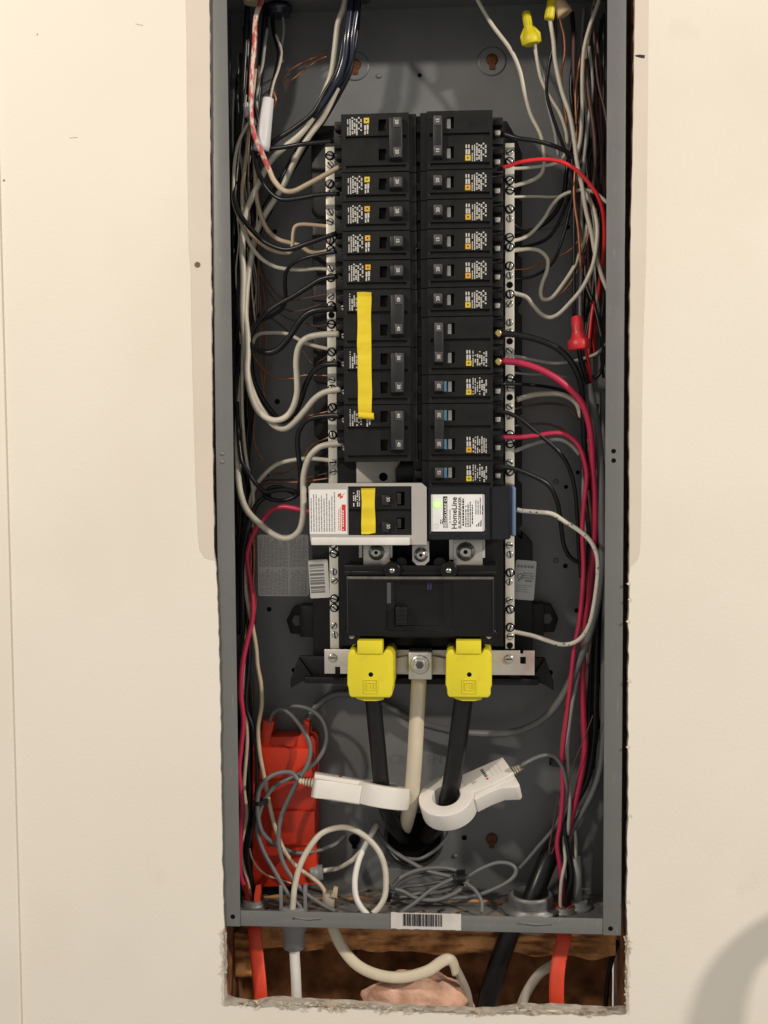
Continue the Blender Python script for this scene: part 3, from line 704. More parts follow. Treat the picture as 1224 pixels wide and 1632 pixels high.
def finish_rating(t, num, left):
    """a number on every handle, as a sub-part of the handle"""
    for h in [c for c in t.children if c.name.startswith('handle')]:
        for c in [c for c in h.children if c.name.startswith('rating_cap')]:
            key = (num, left)
            if key not in TXT:
                o = text(num, 4.0, (0, 0, 0), (0, 0, -1 if left else 1), (1 if left else -1, 0, 0), PALEINK, None, 'rating_number', 0.1)
                TXT[key] = o.data; bpy.data.objects.remove(o)
            o = put('rating_number', TXT[key], (0, 0, 0)); o.parent = h
            o.location = c.location + Vector(((-1.4 if left else 1.4), -0.6, (6.4 if left else 2.0))) * MM
proto = {}
def place(left, poles, row, label, num, amber=False, seed=1):
    """row counts whole breaker spaces down from the top; row is the lowest space the breaker fills"""
    key = (left, poles, amber, seed)
    if key not in proto:
        proto[key] = breaker(left, poles, amber, seed); t = proto[key]
    else:
        t = copy_tree(proto[key])
        for h in [c for c in t.children if c.name.startswith('handle')]:
            for c in [c for c in h.children if c.name.startswith('rating_number')]: bpy.data.objects.remove(c)
    xm = lx(600) if left else lx(735)
    move(t, (xm, 40, (ZTOP if left else ZTOPR) - row * PITCH))
    t.rotation_euler.y = random.uniform(-0.006, 0.006); t.rotation_euler.z = random.uniform(-0.006, 0.006)
    tag(t, label, 'circuit breaker', 'plug-in circuit breakers'); finish_rating(t, num, left)
    return t
L, R_ = True, False
tc_ = 'in the column with yellow tape'
place(L, 2, 2, 'topmost black double breaker %s' % tc_, '20')
for i, (num, am, w) in enumerate((('20', False, 'first'), ('20', True, 'second'), ('15', True, 'third'), ('20', True, 'fourth'))):
    place(L, 1, 3 + i, '%s black single breaker below the topmost double one %s' % (w, tc_), num, am, 1)
place(L, 2, 8, 'black double breaker under the upper end of the long yellow tape', '40', False, 2)
place(L, 2, 10, 'black double breaker under the middle of the long yellow tape', '30', False, 2)
place(L, 2, 12, 'black double breaker under the curled lower end of the long yellow tape', '40', False, 2)
rc = 'in the column above the surge breaker'
place(R_, 2, 2, 'topmost black double breaker with the bright red wire %s' % rc, '15')
for i, (num, w) in enumerate((('20', 'first'), ('20', 'second'), ('15', 'third'), ('20', 'fourth'), ('20', 'fifth'))):
    place(R_, 1, 3 + i, '%s black single breaker below the topmost double one %s' % (w, rc), num, i < 4, 1)
place(R_, 2, 9, 'black double breaker with brass screws feeding the thick crimson wire', '30', False, 3)
b1 = place(R_, 1, 10, 'black single breaker with a blue mark between the two lower double breakers', '20', False, 4)
b2 = place(R_, 2, 12, 'black double breaker feeding the thinner crimson wire and a black wire', '20', True, 5)
b3 = place(R_, 1, 13, 'black single breaker with a blue mark directly above the surge breaker', '15', False, 4)
for t in (b1, b2, b3):
    k = 2 if t is b2 else 1
    for j in range(k):
        o = ORI[t.name]; G().box(lx(705.5), lx(710.5), FD - 0.5, FD, o.z + j * PITCH + 10.5, o.z + j * PITCH + 19.2).build('blue_flag', BLUEINK, t)
# brass screws of the breaker with the crimson wire
for t in bpy.data.objects:
    if t.get('label', '').startswith('black double breaker with brass'):
        for j in range(2):
            o = ORI[t.name]; G().lathe((lx(794), 12, o.z + j * PITCH + 12), (0, 1, 0), [(0, 2.2), (0.8, 3.6), (10, 3.6)], 12).build('brass_screw', BRASS, t)

# centre spine between the two columns
x0, x1, z0, z1 = rect(657, 184, 676, 772, 4)
g = G().box(x0, x1, 6, 40, z0, z1); z = z1 - 12
while z > z0: g.box(x0 + 1.5, x1 - 1.5, 0, 8, z - 3.5, z + 3.5); z -= PITCH
g.build('centre_spine', GLOSSY, tray, bevel=0.5)

# ------------------------------------------------------------------ long yellow tape and short tape
def tape(px0, py0, px1, py1, d, curl, label):
    x0, x1, z0, z1 = rect(px0, py0, px1, py1, d); n = 30; vs = []; fs = []
    for k in range(n + 1):
        z = z0 + (z1 - z0) * k / n; w = noise.noise(Vector((z * 0.05, 3, px0))) * 0.7; w2 = noise.noise(Vector((z * 0.05, 9, px0))) * 0.7
        y = d - 0.6 - 0.8 * noise.noise(Vector((z * 0.11, 1, px0))) - (0.9 if k in (0, n) else 0)
        e = (1.0 if k in (0, n) else 0)
        vs += [(x0 + w, y, z + e * random.uniform(-0.8, 0.8)), ((x0 + x1) / 2, y - 0.2, z + e * random.uniform(-0.8, 0.8)), (x1 + w2, y, z + e * random.uniform(-0.8, 0.8))]
        vs += [(x1 + w2, d, z), (x0 + w, d, z)]
    for k in range(n):
        a = 5 * k; b = a + 5
        fs += [(a, a + 1, b + 1, b), (a + 1, a + 2, b + 2, b + 1), (a + 2, a + 3, b + 3, b + 2), (a + 4, a, b, b + 4)]
    fs += [(0, 4, 3, 2, 1), (5 * n, 5 * n + 1, 5 * n + 2, 5 * n + 3, 5 * n + 4)]
    if curl:
        t = thing('tape', label, 'tape', ((x0 + x1) / 2, d, z0), 'yellow tape')
        G().add(vs, fs).build('tape_strip', TAPE, t)
        sp = []
        for k in range(26):
            a = k / 25 * 4.2 * math.pi / 2; r = 3.4 - 1.6 * k / 25; sp.append((d - 3.6 - r * math.sin(a), z0 + 1 + r * math.cos(a)))
        vv = []
        for k, (y, z) in enumerate(sp): vv += [(x0 + 0.5 + k * 0.03, y, z), (x1 + 2.0, y, z - 1.2)]
        G().add(vv, [(2 * k, 2 * k + 1, 2 * k + 3, 2 * k + 2) for k in range(25)], 0, True).build('curled_end', TAPE, t)
    else: tag(G().add(vs, fs).build('tape', TAPE), label, 'tape', 'yellow tape')
tape(570, 466, 592, 664, FD - 0.3, True, 'long strip of yellow tape across three double breakers')
tape(576, 778, 598, 850, FD - 6.8, False, 'short strip of yellow tape on the breaker framed by the grey plate')

# ------------------------------------------------------------------ breaker framed by the grey sliding plate
ID = -15.0
bb = thing('backup_breaker', 'black double breaker framed by the grey interlock plate', 'circuit breaker', (lx(600), 40, Z(610, 858, -8)), 'plug-in circuit breakers')
x0, x1, z0, z1 = rect(546, 772, 664, 860, FD - 6)
def ex(p): return X(p, 815, FD - 6)
def ez(p): return Z(610, p, FD - 6)
xs = [x0, ex(632), ex(645), x1]; zs = sorted([z0, z1] + [ez(v) for v in (844, 825, 815, 812, 806, 784)])
def dep(x, z):
    if ex(632) < x < ex(645) and (ez(844) < z < ez(825) or ez(806) < z < ez(784)): return 2
    if ez(815) < z < ez(812): return FD - 4
    return FD - 6
G().relief(xs, zs, dep, 40).build('body', BREAK, bb, bevel=0.35, seg=1)
for za, zb_ in ((842, 827), (804, 786)):
    G().box(ex(633), ex(639), FD - 5, FD - 1, ez(za), ez(zb_)).build('window_flag', HANDLE, bb, bevel=0.3)
for py in (797, 840):
    h = G().box(ex(609), ex(620), FD - 9, FD - 6, ez(py + 8), ez(py - 8)).build('handle', HANDLE, bb, bevel=0.5)
    text('30', 4.2, (ex(616) + 0.4, FD - 9.2, ez(py) + 3), (0, 0, -1), (1, 0, 0), PALEINK, h, 'rating_number', 0.05)
g = G(); st = random.getstate(); random.seed(5)
dashes(g, ex(563), ex(575), ez(807), ez(781), FD - 6.1, True, 1.7, 0.6, 0.6, 1.4, 0.35, 0.2)
random.setstate(st); g.build('print', GREYLABEL, bb)

il = thing('interlock_plate', 'grey interlock plate with white and red warning sticker and window', 'interlock plate', (lx(590), ID, Z(590, 868, ID)))
def ix(p): return X(p, 820, ID)
def iz(p): return Z(585, p, ID)
o_ = [(ix(492), iz(776)), (ix(497), iz(770)), (ix(672), iz(770)), (ix(680), iz(777)), (ix(680), iz(868)), (ix(497), iz(868)), (ix(494), iz(862))]
h_ = [(ix(555), iz(775)), (ix(656), iz(775)), (ix(656), iz(853)), (ix(555), iz(853))]
g = G(); allp = o_ + h_
tri = tessellate_polygon([[Vector((a, b, 0)) for a, b in o_], [Vector((a, b, 0)) for a, b in h_]])
g.add([(a, ID, b) for a, b in allp], [tuple(t) for t in tri]); g.add([(a, ID + 1.6, b) for a, b in allp], [tuple(t) for t in tri])
for loop in (list(range(7)), list(range(7, 11))):
    for i in range(len(loop)):
        a, b = allp[loop[i]], allp[loop[(i + 1) % len(loop)]]
        g.add([(a[0], ID, a[1]), (b[0], ID, b[1]), (b[0], ID + 1.6, b[1]), (a[0], ID + 1.6, a[1])], [(0, 1, 2, 3)])
g.build('plate', GREYPAINT, il)
lip = G().box(ix(496), ix(653), ID - 3.2, ID, iz(868.5), iz(856)).build('lower_lip', mat('pale_lip', (0.66, 0.64, 0.61), 0.45), il, bevel=1.0)
x0, x1, z0, z1 = ix(493.5), ix(553), iz(851), iz(780)
stk = G().prism([(x0, z0), (x1, z0), (x1, z1), (x0, z1)], ID - 0.25, ID).build('warning_sticker', WHITELABEL, il)
g = G(); dashes(g, x0 + 1, x1 - 8.5, z0 + 2, z1 - 2, ID - 0.3, True, 2.3, 0.42, 1.0, 4.5, 0.45)
g.build('print', mat('print_grey', (0.25, 0.24, 0.24), 0.6), stk)
g = G(); g.box(x1 - 4.6, x1 - 1.0, ID - 0.3, ID - 0.2, z0 + 2.5, z0 + 26); dashes(g, x1 - 7.6, x1 - 5.2, z0 + 3, z1 - 12, ID - 0.3, True, 1.4, 0.45, 1, 3)
for a, b, c, e in ((-8, -5, 3, 7), (-6.2, -3.4, 5, 8.4), (-3.6, -1.6, 3, 5)):
    g.add([(x1 + a, ID - 0.3, z1 - e), (x1 + b, ID - 0.3, z1 - e + 1.6), (x1 + b, ID - 0.3, z1 - c), (x1 + a, ID - 0.3, z1 - c - 1.2)], [(0, 1, 2, 3)])
dashes(g, x1 - 3.9, x1 - 1.8, z0 + 3.4, z0 + 25, ID - 0.36, True, 1.9, 0.5, 0.9, 2.0, 0.6, 0.1, 1)
g.build('red_print', [REDINK, WHITELABEL], stk)

led2 = led.copy(); led2.name = 'green_halo'; led2.node_tree.nodes['Principled BSDF'].inputs['Emission Strength'].default_value = 0.25
led2.node_tree.nodes['Principled BSDF'].inputs['Base Color'].default_value = (0.55, 0.85, 0.45, 1)
# ------------------------------------------------------------------ surge breaker with its green light
sg = thing('surge_breaker', 'black surge breaker with glowing green light and white printed label', 'surge breaker', (lx(750), 40, Z(750, 860, -10)))
SD = -10.0
def ux(p): return X(p, 818, SD)
def uz(p): return Z(745, p, SD)
xs = [ux(v) for v in (682, 686, 773, 780, 784, 812)]; zs = sorted(uz(v) for v in (860, 850, 786, 780, 776))
G().relief(xs, zs, lambda x, z: SD + 1.2 if (ux(686) < x < ux(773) and uz(850) < z < uz(786)) else (SD - 1 if x < ux(780) else SD + (1.5 if x < ux(784) else 0)), 40).build('body', SURGE, sg, bevel=0.4, seg=1)
G().box(ux(811), ux(814), SD - 0.5, 30, uz(858), uz(775)).build('end_ridge', SURGE, sg, bevel=0.4)
G().box(ux(814), ux(822.5), SD + 4, 34, uz(856), uz(776)).build('blue_end', BLUE, sg, bevel=2.0, seg=3)
x0, x1, z0, z1 = ux(687), ux(772.5), uz(847), uz(787.5)
y = SD + 0.95
lbl = G().prism([(x0, z0), (x1 - 1, z0), (x1, z0 + 1), (x1, z1 - 1), (x1 - 1, z1), (x0, z1)], y, SD + 1.2).build('label', mat('bright_label', (0.80, 0.80, 0.80), 0.45), sg)
up, lf = (0, 0, 1), (-1, 0, 0); ty = y - 0.1
h = z1 - z0; w = x1 - x0
c = P(697, 804, SD); ld = G().lathe((c.x, y - 1.2, c.z), (0, 1, 0), [(0, 0.8), (0.5, 2.4), (1.4, 2.7)], 20).build('indicator_light', led, sg)
G().lathe((c.x, y - 0.25, c.z), (0, 1, 0), [(0, 4.2), (0.3, 4.6)], 24).build('light_halo', led2, sg)  # faintly glowing disc paints the green halo round the light
G().box(x0 + w * 0.225, x0 + w * 0.305, ty, y - 0.02, z0 + h * 0.24, z1 - h * 0.06).build('name_bar', INK, lbl)
text('SQUARE D', 3.3, (x0 + w * 0.298, ty - 0.15, z0 + h * 0.26), up, lf, WHITELABEL, lbl, 'lettering', 0.06, h * 0.64)
g = G(); cx_, cz_ = x0 + w * 0.27, z0 + h * 0.155
for a in (2.0, 1.05):
    for q in ((-a, -a, a, -a + 0.35), (-a, a - 0.35, a, a), (-a, -a, -a + 0.35, a), (a - 0.35, -a, a, a)): g.add([(cx_ + q[0], ty, cz_ + q[1]), (cx_ + q[2], ty, cz_ + q[1]), (cx_ + q[2], ty, cz_ + q[3]), (cx_ + q[0], ty, cz_ + q[3])], [(0, 1, 2, 3)])
g.build('emblem', INK, lbl)
text('by Schneider', 2.0, (x0 + w * 0.365, ty, z0 + h * 0.22), up, lf, INK, lbl, 'lettering', 0.0, h * 0.38)
text('HomeLine', 6.4, (x0 + w * 0.478, ty, z0 + h * 0.06), up, lf, INK, lbl, 'lettering', 0.12, h * 0.86)
text('SURGEBREAKER', 3.5, (x0 + w * 0.562, ty, z0 + h * 0.075), up, lf, INK, lbl, 'lettering', 0.09, h * 0.85)
g = G()
dashes(g, x0 + w * 0.585, x0 + w * 0.635, z0 + h * 0.15, z1 - h * 0.12, ty, True, 2.4, 0.6, 1.2, 3.0, 0.5)
dashes(g, x0 + w * 0.64, x0 + w * 0.80, z0 + h * 0.12, z1 - h * 0.06, ty, True, 1.9, 0.5, 0.8, 3.0, 0.5, 0.1)
dashes(g, x0 + w * 0.83, x0 + w * 0.97, z0 + h * 0.45, z1 - h * 0.1, ty, True, 1.9, 0.35, 2.0, 6.0, 0.5, 0.2)
dashes(g, x0 + w * 0.17, x0 + w * 0.22, z0 + h * 0.2, z0 + h * 0.36, ty, True, 1.5, 0.5, 1, 3)
for k in range(3): g.add([(x0 + w * (0.84 + 0.04 * k), ty, z0 + h * 0.12), (x0 + w * (0.86 + 0.04 * k), ty, z0 + h * 0.14), (x0 + w * (0.86 + 0.04 * k), ty, z0 + h * (0.2 + 0.06 * k)), (x0 + w * (0.84 + 0.04 * k), ty, z0 + h * (0.17 + 0.05 * k))], [(0, 1, 2, 3)])
g.build('print', INK, lbl)
g = G(); cx_, cz_ = x0 + w * 0.1, z0 + h * 0.15
for k in range(8):
    a = k * math.pi / 4; g.tube([(cx_ + math.cos(a), ty, cz_ + math.sin(a)), (cx_ + 3 * math.cos(a), ty, cz_ + 3 * math.sin(a))], 0.25, 4)
g.build('light_symbol', GREYLABEL, lbl)

# ------------------------------------------------------------------ main breaker
EDGE = mat('highlit_worn_edge', (0.11, 0.105, 0.095), 0.3, 0, 0.3, 120)  # ridge colour lightened for its highlight line as well as wear
mb = thing('main_breaker', 'large black main breaker with recessed handle above the yellow lug covers', 'main breaker', (lx(670), 40, Z(670, 1022, -2)))
MD = -4.0
def mx(p): return X(p, 962, MD)
def mz(p): return Z(670, p, MD)
xs = [mx(v) for v in (548, 553, 616, 629, 706, 718, 722, 787, 791)]
zs = sorted(mz(v) for v in (1020, 1014, 1006, 998, 984, 927, 919, 912, 903))
def mdep(x, z):
    if z > mz(919): return 5 if z > mz(912) else 2
    if z < mz(1014): return 8
    if x < mx(553) or x > mx(787): return 3
    if mx(616) < x < mx(722) and mz(1006) < z < mz(927):
        if mx(629) < x < mx(706) and mz(998) < z: return MD + 4.5
        return MD + 1.5
    return MD
G().relief(xs, zs, mdep, 44).build('body', GLOSSY, mb, bevel=0.9)
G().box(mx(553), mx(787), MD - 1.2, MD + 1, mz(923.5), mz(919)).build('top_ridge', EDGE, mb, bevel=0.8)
for p in (553, 785): G().box(mx(p), mx(p + 2.2), MD - 0.9, MD + 1, mz(1010), mz(924)).build('side_ridge', HANDLE, mb, bevel=0.4)
h = G().box(mx(631), mx(649), MD - 6.5, MD + 4, mz(995), mz(966)); 
for k in range(4): h.box(mx(632), mx(648), MD - 7.2, MD - 6, mz(992 - 6.5 * k), mz(990 - 6.5 * k))
h.build('handle', PLASTIC, mb, bevel=0.5)
g = G().box(mx(616.5), mx(623), MD + 0.9, MD + 1.5, mz(962), mz(929)).build('grey_stripe', mat('dull_grey', (0.07, 0.07, 0.07), 0.4), mb)
g = G()
for k in range(2): g.box(mx(681 + 4 * k), mx(683.5 + 4 * k), MD + 4.1, MD + 4.4, mz(941), mz(929))
g.build('blue_mark', mat('indigo_reflection', (0.025, 0.025, 0.09), 0.4), mb)  # two coloured bars painting a purple-blue reflection on the recess
for px, py in ((625, 909), (715, 909), (561, 1013), (779, 1013)):
    c = P(px, py, 2); b_ = G().lathe((c.x, -1.0, c.z), (0, 1, 0), [(0, 7.2), (1.0, 8.0), (8, 8.0)], 20).build('screw_boss', GLOSSY, mb)
    k = G().lathe((c.x, -2.4, c.z), (0, 1, 0), [(0, 1.2), (0.7, 2.5), (1.6, 2.8)], 14); k.box(c.x - 2, c.x + 2, -2.6, -2.0, c.z - 0.35, c.z + 0.35, 1); k.build('screw', [SCREW, VOID], b_)
for px in (640, 671, 700): 
    c = P(px, 897, 12); G().lathe((c.x, 10, c.z), (0, 1, 0), [(0, 5), (12, 6)], 16).build('top_boss', GLOSSY, mb)

# ------------------------------------------------------------------ yellow lug covers
def lug_cover(pc, label):
    d0 = -9.0
    def x(p): return X(p, 1075, d0)
    def z(p): return Z(pc, p, d0)
    t = thing('lug_cover', label, 'lug cover', (x(pc), 20, z(1118)), 'yellow lug covers')
    poly = [(x(pc - 36), z(1044)), (x(pc - 33), z(1037)), (x(pc - 25), z(1035)), (x(pc - 22), z(1041)), (x(pc + 22), z(1041)), (x(pc + 25), z(1035)), (x(pc + 33), z(1037)), (x(pc + 37), z(1044)), (x(pc + 37), z(1092)), (x(pc + 35), z(1097)), (x(pc + 35), z(1107)), (x(pc + 31), z(1112)), (x(pc - 31), z(1112)), (x(pc - 34), z(1108)), (x(pc - 35), z(1097)), (x(pc - 37), z(1092))]
    G().prism(poly, d0, 34).build('cover', YELLOW, t, bevel=1.4, seg=3)
    G().box(x(pc - 20), x(pc + 20), d0 - 1.5, 6, z(1042), z(1021)).build('tab', YELLOW, t, bevel=0.8)
    G().prism([(x(pc - 26), z(1112)), (x(pc + 22), z(1112)), (x(pc + 20), z(1117)), (x(pc + 8), z(1119)), (x(pc - 10), z(1119)), (x(pc - 22), z(1116))], d0 + 4, 30).build('cable_collar', YELLOW, t, bevel=0.6)
    c = P(pc + 1, 1075, d0); G().lathe((c.x, d0 - 0.15, c.z), (0, 1, 0), [(0, 2.1), (0.4, 2.1)], 16).build('test_hole', VOID, t)
    c = P(pc + 1, 1094, d0); g = G()
    for a, th in ((6.3, 0.7), (3.6, 0.6)):
        for q in ((-a, -a, a, -a + th), (-a, a - th, a, a), (-a, -a + th, -a + th, a - th), (a - th, -a + th, a, a - th)): g.box(c.x + q[0], c.x + q[2], d0 - 0.75, d0 + 0.2, c.z + q[1], c.z + q[3])
    g.box(c.x + 0.2, c.x + 1.2, d0 - 0.7, d0 + 0.2, c.z - 1.6, c.z + 1.6); g.build('raised_emblem', YELLOW, t)
lug_cover(590, 'yellow plastic lug cover over the cable with the sideways white sensor clamp')
lug_cover(747, 'yellow plastic lug cover over the cable inside the round white sensor ring')

# ------------------------------------------------------------------ service cables
def cable(name, label, m, w, pts, ds, **k): return wire(name, label, m, w, pts, ds, 'cable', k.pop('group', 'thick cables'), n=16, **k)
cable('service_cable', 'thick black service cable leaving the yellow cover through the sideways white clamp', W_BLACK, 27, [(594, 1105), (598, 1150), (603, 1200), (608, 1250), (617, 1290), (630, 1318), (646, 1336)], [20, 26, 34, 50, 92], group='main service cables')
cable('service_cable', 'thick white neutral service cable dropping from the bare metal lug', W_CREAM, 25, [(668, 1078), (664, 1150), (660, 1220), (655, 1275), (649, 1305), (644, 1322)], [25, 26, 30, 50, 90], group='main service cables')
cable('service_cable', 'thick black service cable passing through the round white sensor ring', W_BLACK, 31, [(740, 1105), (734, 1150), (726, 1210), (717, 1262), (704, 1300), (678, 1336)], [20, 24, 28, 50, 92], group='main service cables')

# ------------------------------------------------------------------ white current sensors
def sensor(name, label, c, xdir, zdir, mirror, prints):
    xd = Vector(xdir).normalized(); zd = Vector(zdir); zd = (zd - xd * zd.dot(xd)).normalized(); yd = zd.cross(xd)
    if mirror: yd = -yd
    c = Vector(c); K = 1.06; T = lambda p: c + xd * p[0] * K + yd * p[1] * K + zd * p[2] * K
    t = thing(name, label, 'current sensor', c, 'clip-on current sensors')
    def emit(nm, poly, z0, z1, m, parent, bevel, hole=None):
        g = G(); n = len(poly)
        if hole is None:
            g.add([T((x, y, z1)) for x, y in poly] + [T((x, y, z0)) for x, y in poly], [tuple(range(n)), tuple(range(2 * n - 1, n - 1, -1))] + [(i, (i + 1) % n, (i + 1) % n + n, i + n) for i in range(n)])
        else:
            g.add([T((x, y, z)) for z in (z1, z0) for q in (poly, hole) for x, y in q],
                  [(i, (i + 1) % n, (i + 1) % n + n, i + n) for i in range(n)] + [(i + 2 * n, i + 3 * n, (i + 1) % n + 3 * n, (i + 1) % n + 2 * n) for i in range(n)]
                  + [(i, i + 2 * n, (i + 1) % n + 2 * n, (i + 1) % n) for i in range(n)] + [(i + n, (i + 1) % n + n, (i + 1) % n + 3 * n, i + 3 * n) for i in range(n)])
        o = g.build(nm, m, parent, bevel=bevel, seg=3)
        return o
    cir = [(math.cos(2 * math.pi * k / 40), math.sin(2 * math.pi * k / 40)) for k in range(40)]
    emit('ring', [(24.5 * a, 24.5 * b) for a, b in cir], -9.5, 9.0, WHITEP, t, 1.0, [(12.5 * a, 12.5 * b) for a, b in cir])
    b = emit('body', [(17, 10), (22, 15), (62, 15), (62, -9), (40, -11), (19, -10)], -11.0, 9.2, WHITEP, t, 1.0)
    emit('lever', [(20, -16), (34, -15), (46, -16), (58, -23), (61, -21), (62, -9.3), (19, -10.3)], -10.0, 6.0, WHITEP, t, 1.2)
    emit('seam', [(24.6, 15.1), (62.1, 15.1), (62.1, -9.1), (24.6, -9.1)], -0.2, 0.2, mat('seam_grey', (0.35, 0.33, 0.30), 0.6), b, 0)
    g = G()
    for k in range(5): g.lathe(T((62 + 2.6 * k, 3, 0)), xd, [(0, 3.2 - 0.3 * k), (0.2, 4.2 - 0.35 * k), (1.6, 4.2 - 0.35 * k), (1.8, 3.0 - 0.3 * k), (2.6, 2.6)], 14)
    g.build('strain_relief', IVORY, t)
    if prints:
        g = G()
        for k in range(6): g.add([T((38, 11 - 1.9 * k, 9.35)), T((40.6, 11 - 1.9 * k, 9.35)), T((40.6, 11 - 1.9 * k - 1.4, 9.35)), T((38, 11 - 1.9 * k - 1.4, 9.35))], [(0, 1, 2, 3)], 0)
        g.lathe(T((39, -2.4, 9.2)), zd, [(0, 1.3), (0.2, 1.3)], 12, 1)
        for k in range(3):
            for j in range(5): g.add([T((45 + 4 * k, 10 - 2.6 * j, 9.35)), T((45.7 + 4 * k, 10 - 2.6 * j, 9.35)), T((45.7 + 4 * k, 8.6 - 2.6 * j, 9.35)), T((45 + 4 * k, 8.6 - 2.6 * j, 9.35))], [(0, 1, 2, 3)], 2)
        g.add([T((25, 2, 9.35)), T((31, 0, 9.35)), T((25, -2, 9.35))], [(0, 1, 2)], 2)
        g.build('print', [INK, REDINK, mat('faint_print', (0.45, 0.43, 0.40), 0.6)], b)
    return T((75, 3, 0))
cordL = sensor('current_sensor', 'white sensor clamp seen edge on around the black cable beside the red plastic shield', P(610, 1266, 34), (-0.97, -0.10, 0.17), (0.16, 0.20, 0.95), True, True)
cordR = sensor('current_sensor', 'white sensor clamp showing its round ring and printed top face', P(714, 1279, 30), (0.88, 0.28, 0.33), (-0.22, -0.48, 0.86), False, True)

# ------------------------------------------------------------------ red plastic shield standing in the box
rs = thing('plastic_shield', 'red plastic shield with two forked fingers standing behind the wires', 'shield', (X(450, 1415, 62), 80, Z(450, 1415, 62)))
def rx(p): return X(p, 1300, 62)
def rz(p): return Z(450, p, 62)
G().prism([(rx(400), rz(1416)), (rx(503), rz(1410)), (rx(505), rz(1180)), (rx(500), rz(1172)), (rx(404), rz(1176))], 62, 90).build('panel', REDBOX, rs, bevel=1.5)
G().prism([(rx(414), rz(1240)), (rx(500), rz(1235)), (rx(496), rz(1190)), (rx(418), rz(1188))], 55, 64).build('raised_block', REDBOX, rs, bevel=2.0)
G().prism([(rx(415), rz(1192)), (rx(431), rz(1190)), (rx(434), rz(1172)), (rx(440), rz(1150)), (rx(422), rz(1147)), (rx(418), rz(1170))], 60, 80).build('finger', REDBOX, rs, bevel=1.0)
G().prism([(rx(473), rz(1192)), (rx(494), rz(1192)), (rx(495), rz(1150)), (rx(485), rz(1149)), (rx(482), rz(1170)), (rx(476), rz(1174))], 60, 80).build('finger', REDBOX, rs, bevel=1.0)
G().box(rx(432), rx(503), 58, 64, rz(1345), rz(1290)).build('raised_block', REDBOX, rs, bevel=1.5)

# ------------------------------------------------------------------ wire connectors
def nut(name, label, m, a, b, ra, rb, d, cat='wire connector', skirt=True, wings=False):
    """twist-on connector from its closed tip a to its open skirt b (pixels)"""
    p, q = P(*a, d), P(*b, d); ax = (q - p); L = ax.length; ra /= 1.78; rb /= 1.78
    prof = [(0, ra * 0.6), (0.8, ra), (L * 0.45, ra * 1.1), (L * 0.66, rb * 0.72), (L * 0.74, rb), (L * 0.97, rb * 1.02), (L, rb * 0.9)] if skirt else [(0, ra * 0.8), (1, ra), (L * 0.9, rb), (L, rb * 0.95)]
    t = thing(name, label, cat, q, 'twist-on wire connectors')
    G().lathe(p, ax, prof, 20).build('shell', m, t)
    g = G(); e = ax.normalized(); side = e.cross(Vector((0, 1, 0))).normalized(); up = e.cross(side)
    for k in range(10):
        w = 2 * math.pi * k / 10; dv = side * math.cos(w) + up * math.sin(w)
        g.tube([p + e * 1.5 + dv * ra * 0.95, p + e * (L * 0.45) + dv * ra * 1.08], 0.35, 5)
    if wings:
        for s in (-1, 1): g.tube([p + e * L * 0.5 + side * s * ra * 0.9, p + e * L * 0.72 + side * s * rb * 1.02, p + e * L * 0.97 + side * s * rb * 0.95], rb * 0.26, 8)
    g.build('grip_ribs', m, t)
nut('wire_connector', 'red twist-on wire connector with flared skirt near the steel flange', NUTRED, (919, 503), (924, 557), 8.5, 18, 22)
nut('wire_connector', 'yellow winged twist-on wire connector standing alone on its white wires', NUTYEL, (838, 18), (848, 71), 6.5, 13, 40, wings=True)
nut('wire_connector', 'yellow twist-on wire connector touching the tan one at the box top', NUTYEL, (882, -18), (875, 31), 6, 8, 32, skirt=False)
nut('wire_connector', 'tan twist-on wire connector beside a yellow one at the box top', NUTTAN, (880, -10), (900, 24), 10, 14, 38, skirt=False)
nut('wire_sleeve', 'white tapered sleeve over spliced wires beside the red marked wire', mat('sleeve_white', (0.60, 0.59, 0.60), 0.5), (428, 156), (416, 240), 9, 13.5, 34, 'wire sleeve', skirt=False)
nut('wire_sleeve', 'small white tapered sleeve half hidden behind the red marked wire', mat('sleeve_white_dim', (0.60, 0.59, 0.60), 0.5), (392, 164), (396, 186), 5, 6, 48, 'wire sleeve', skirt=False)

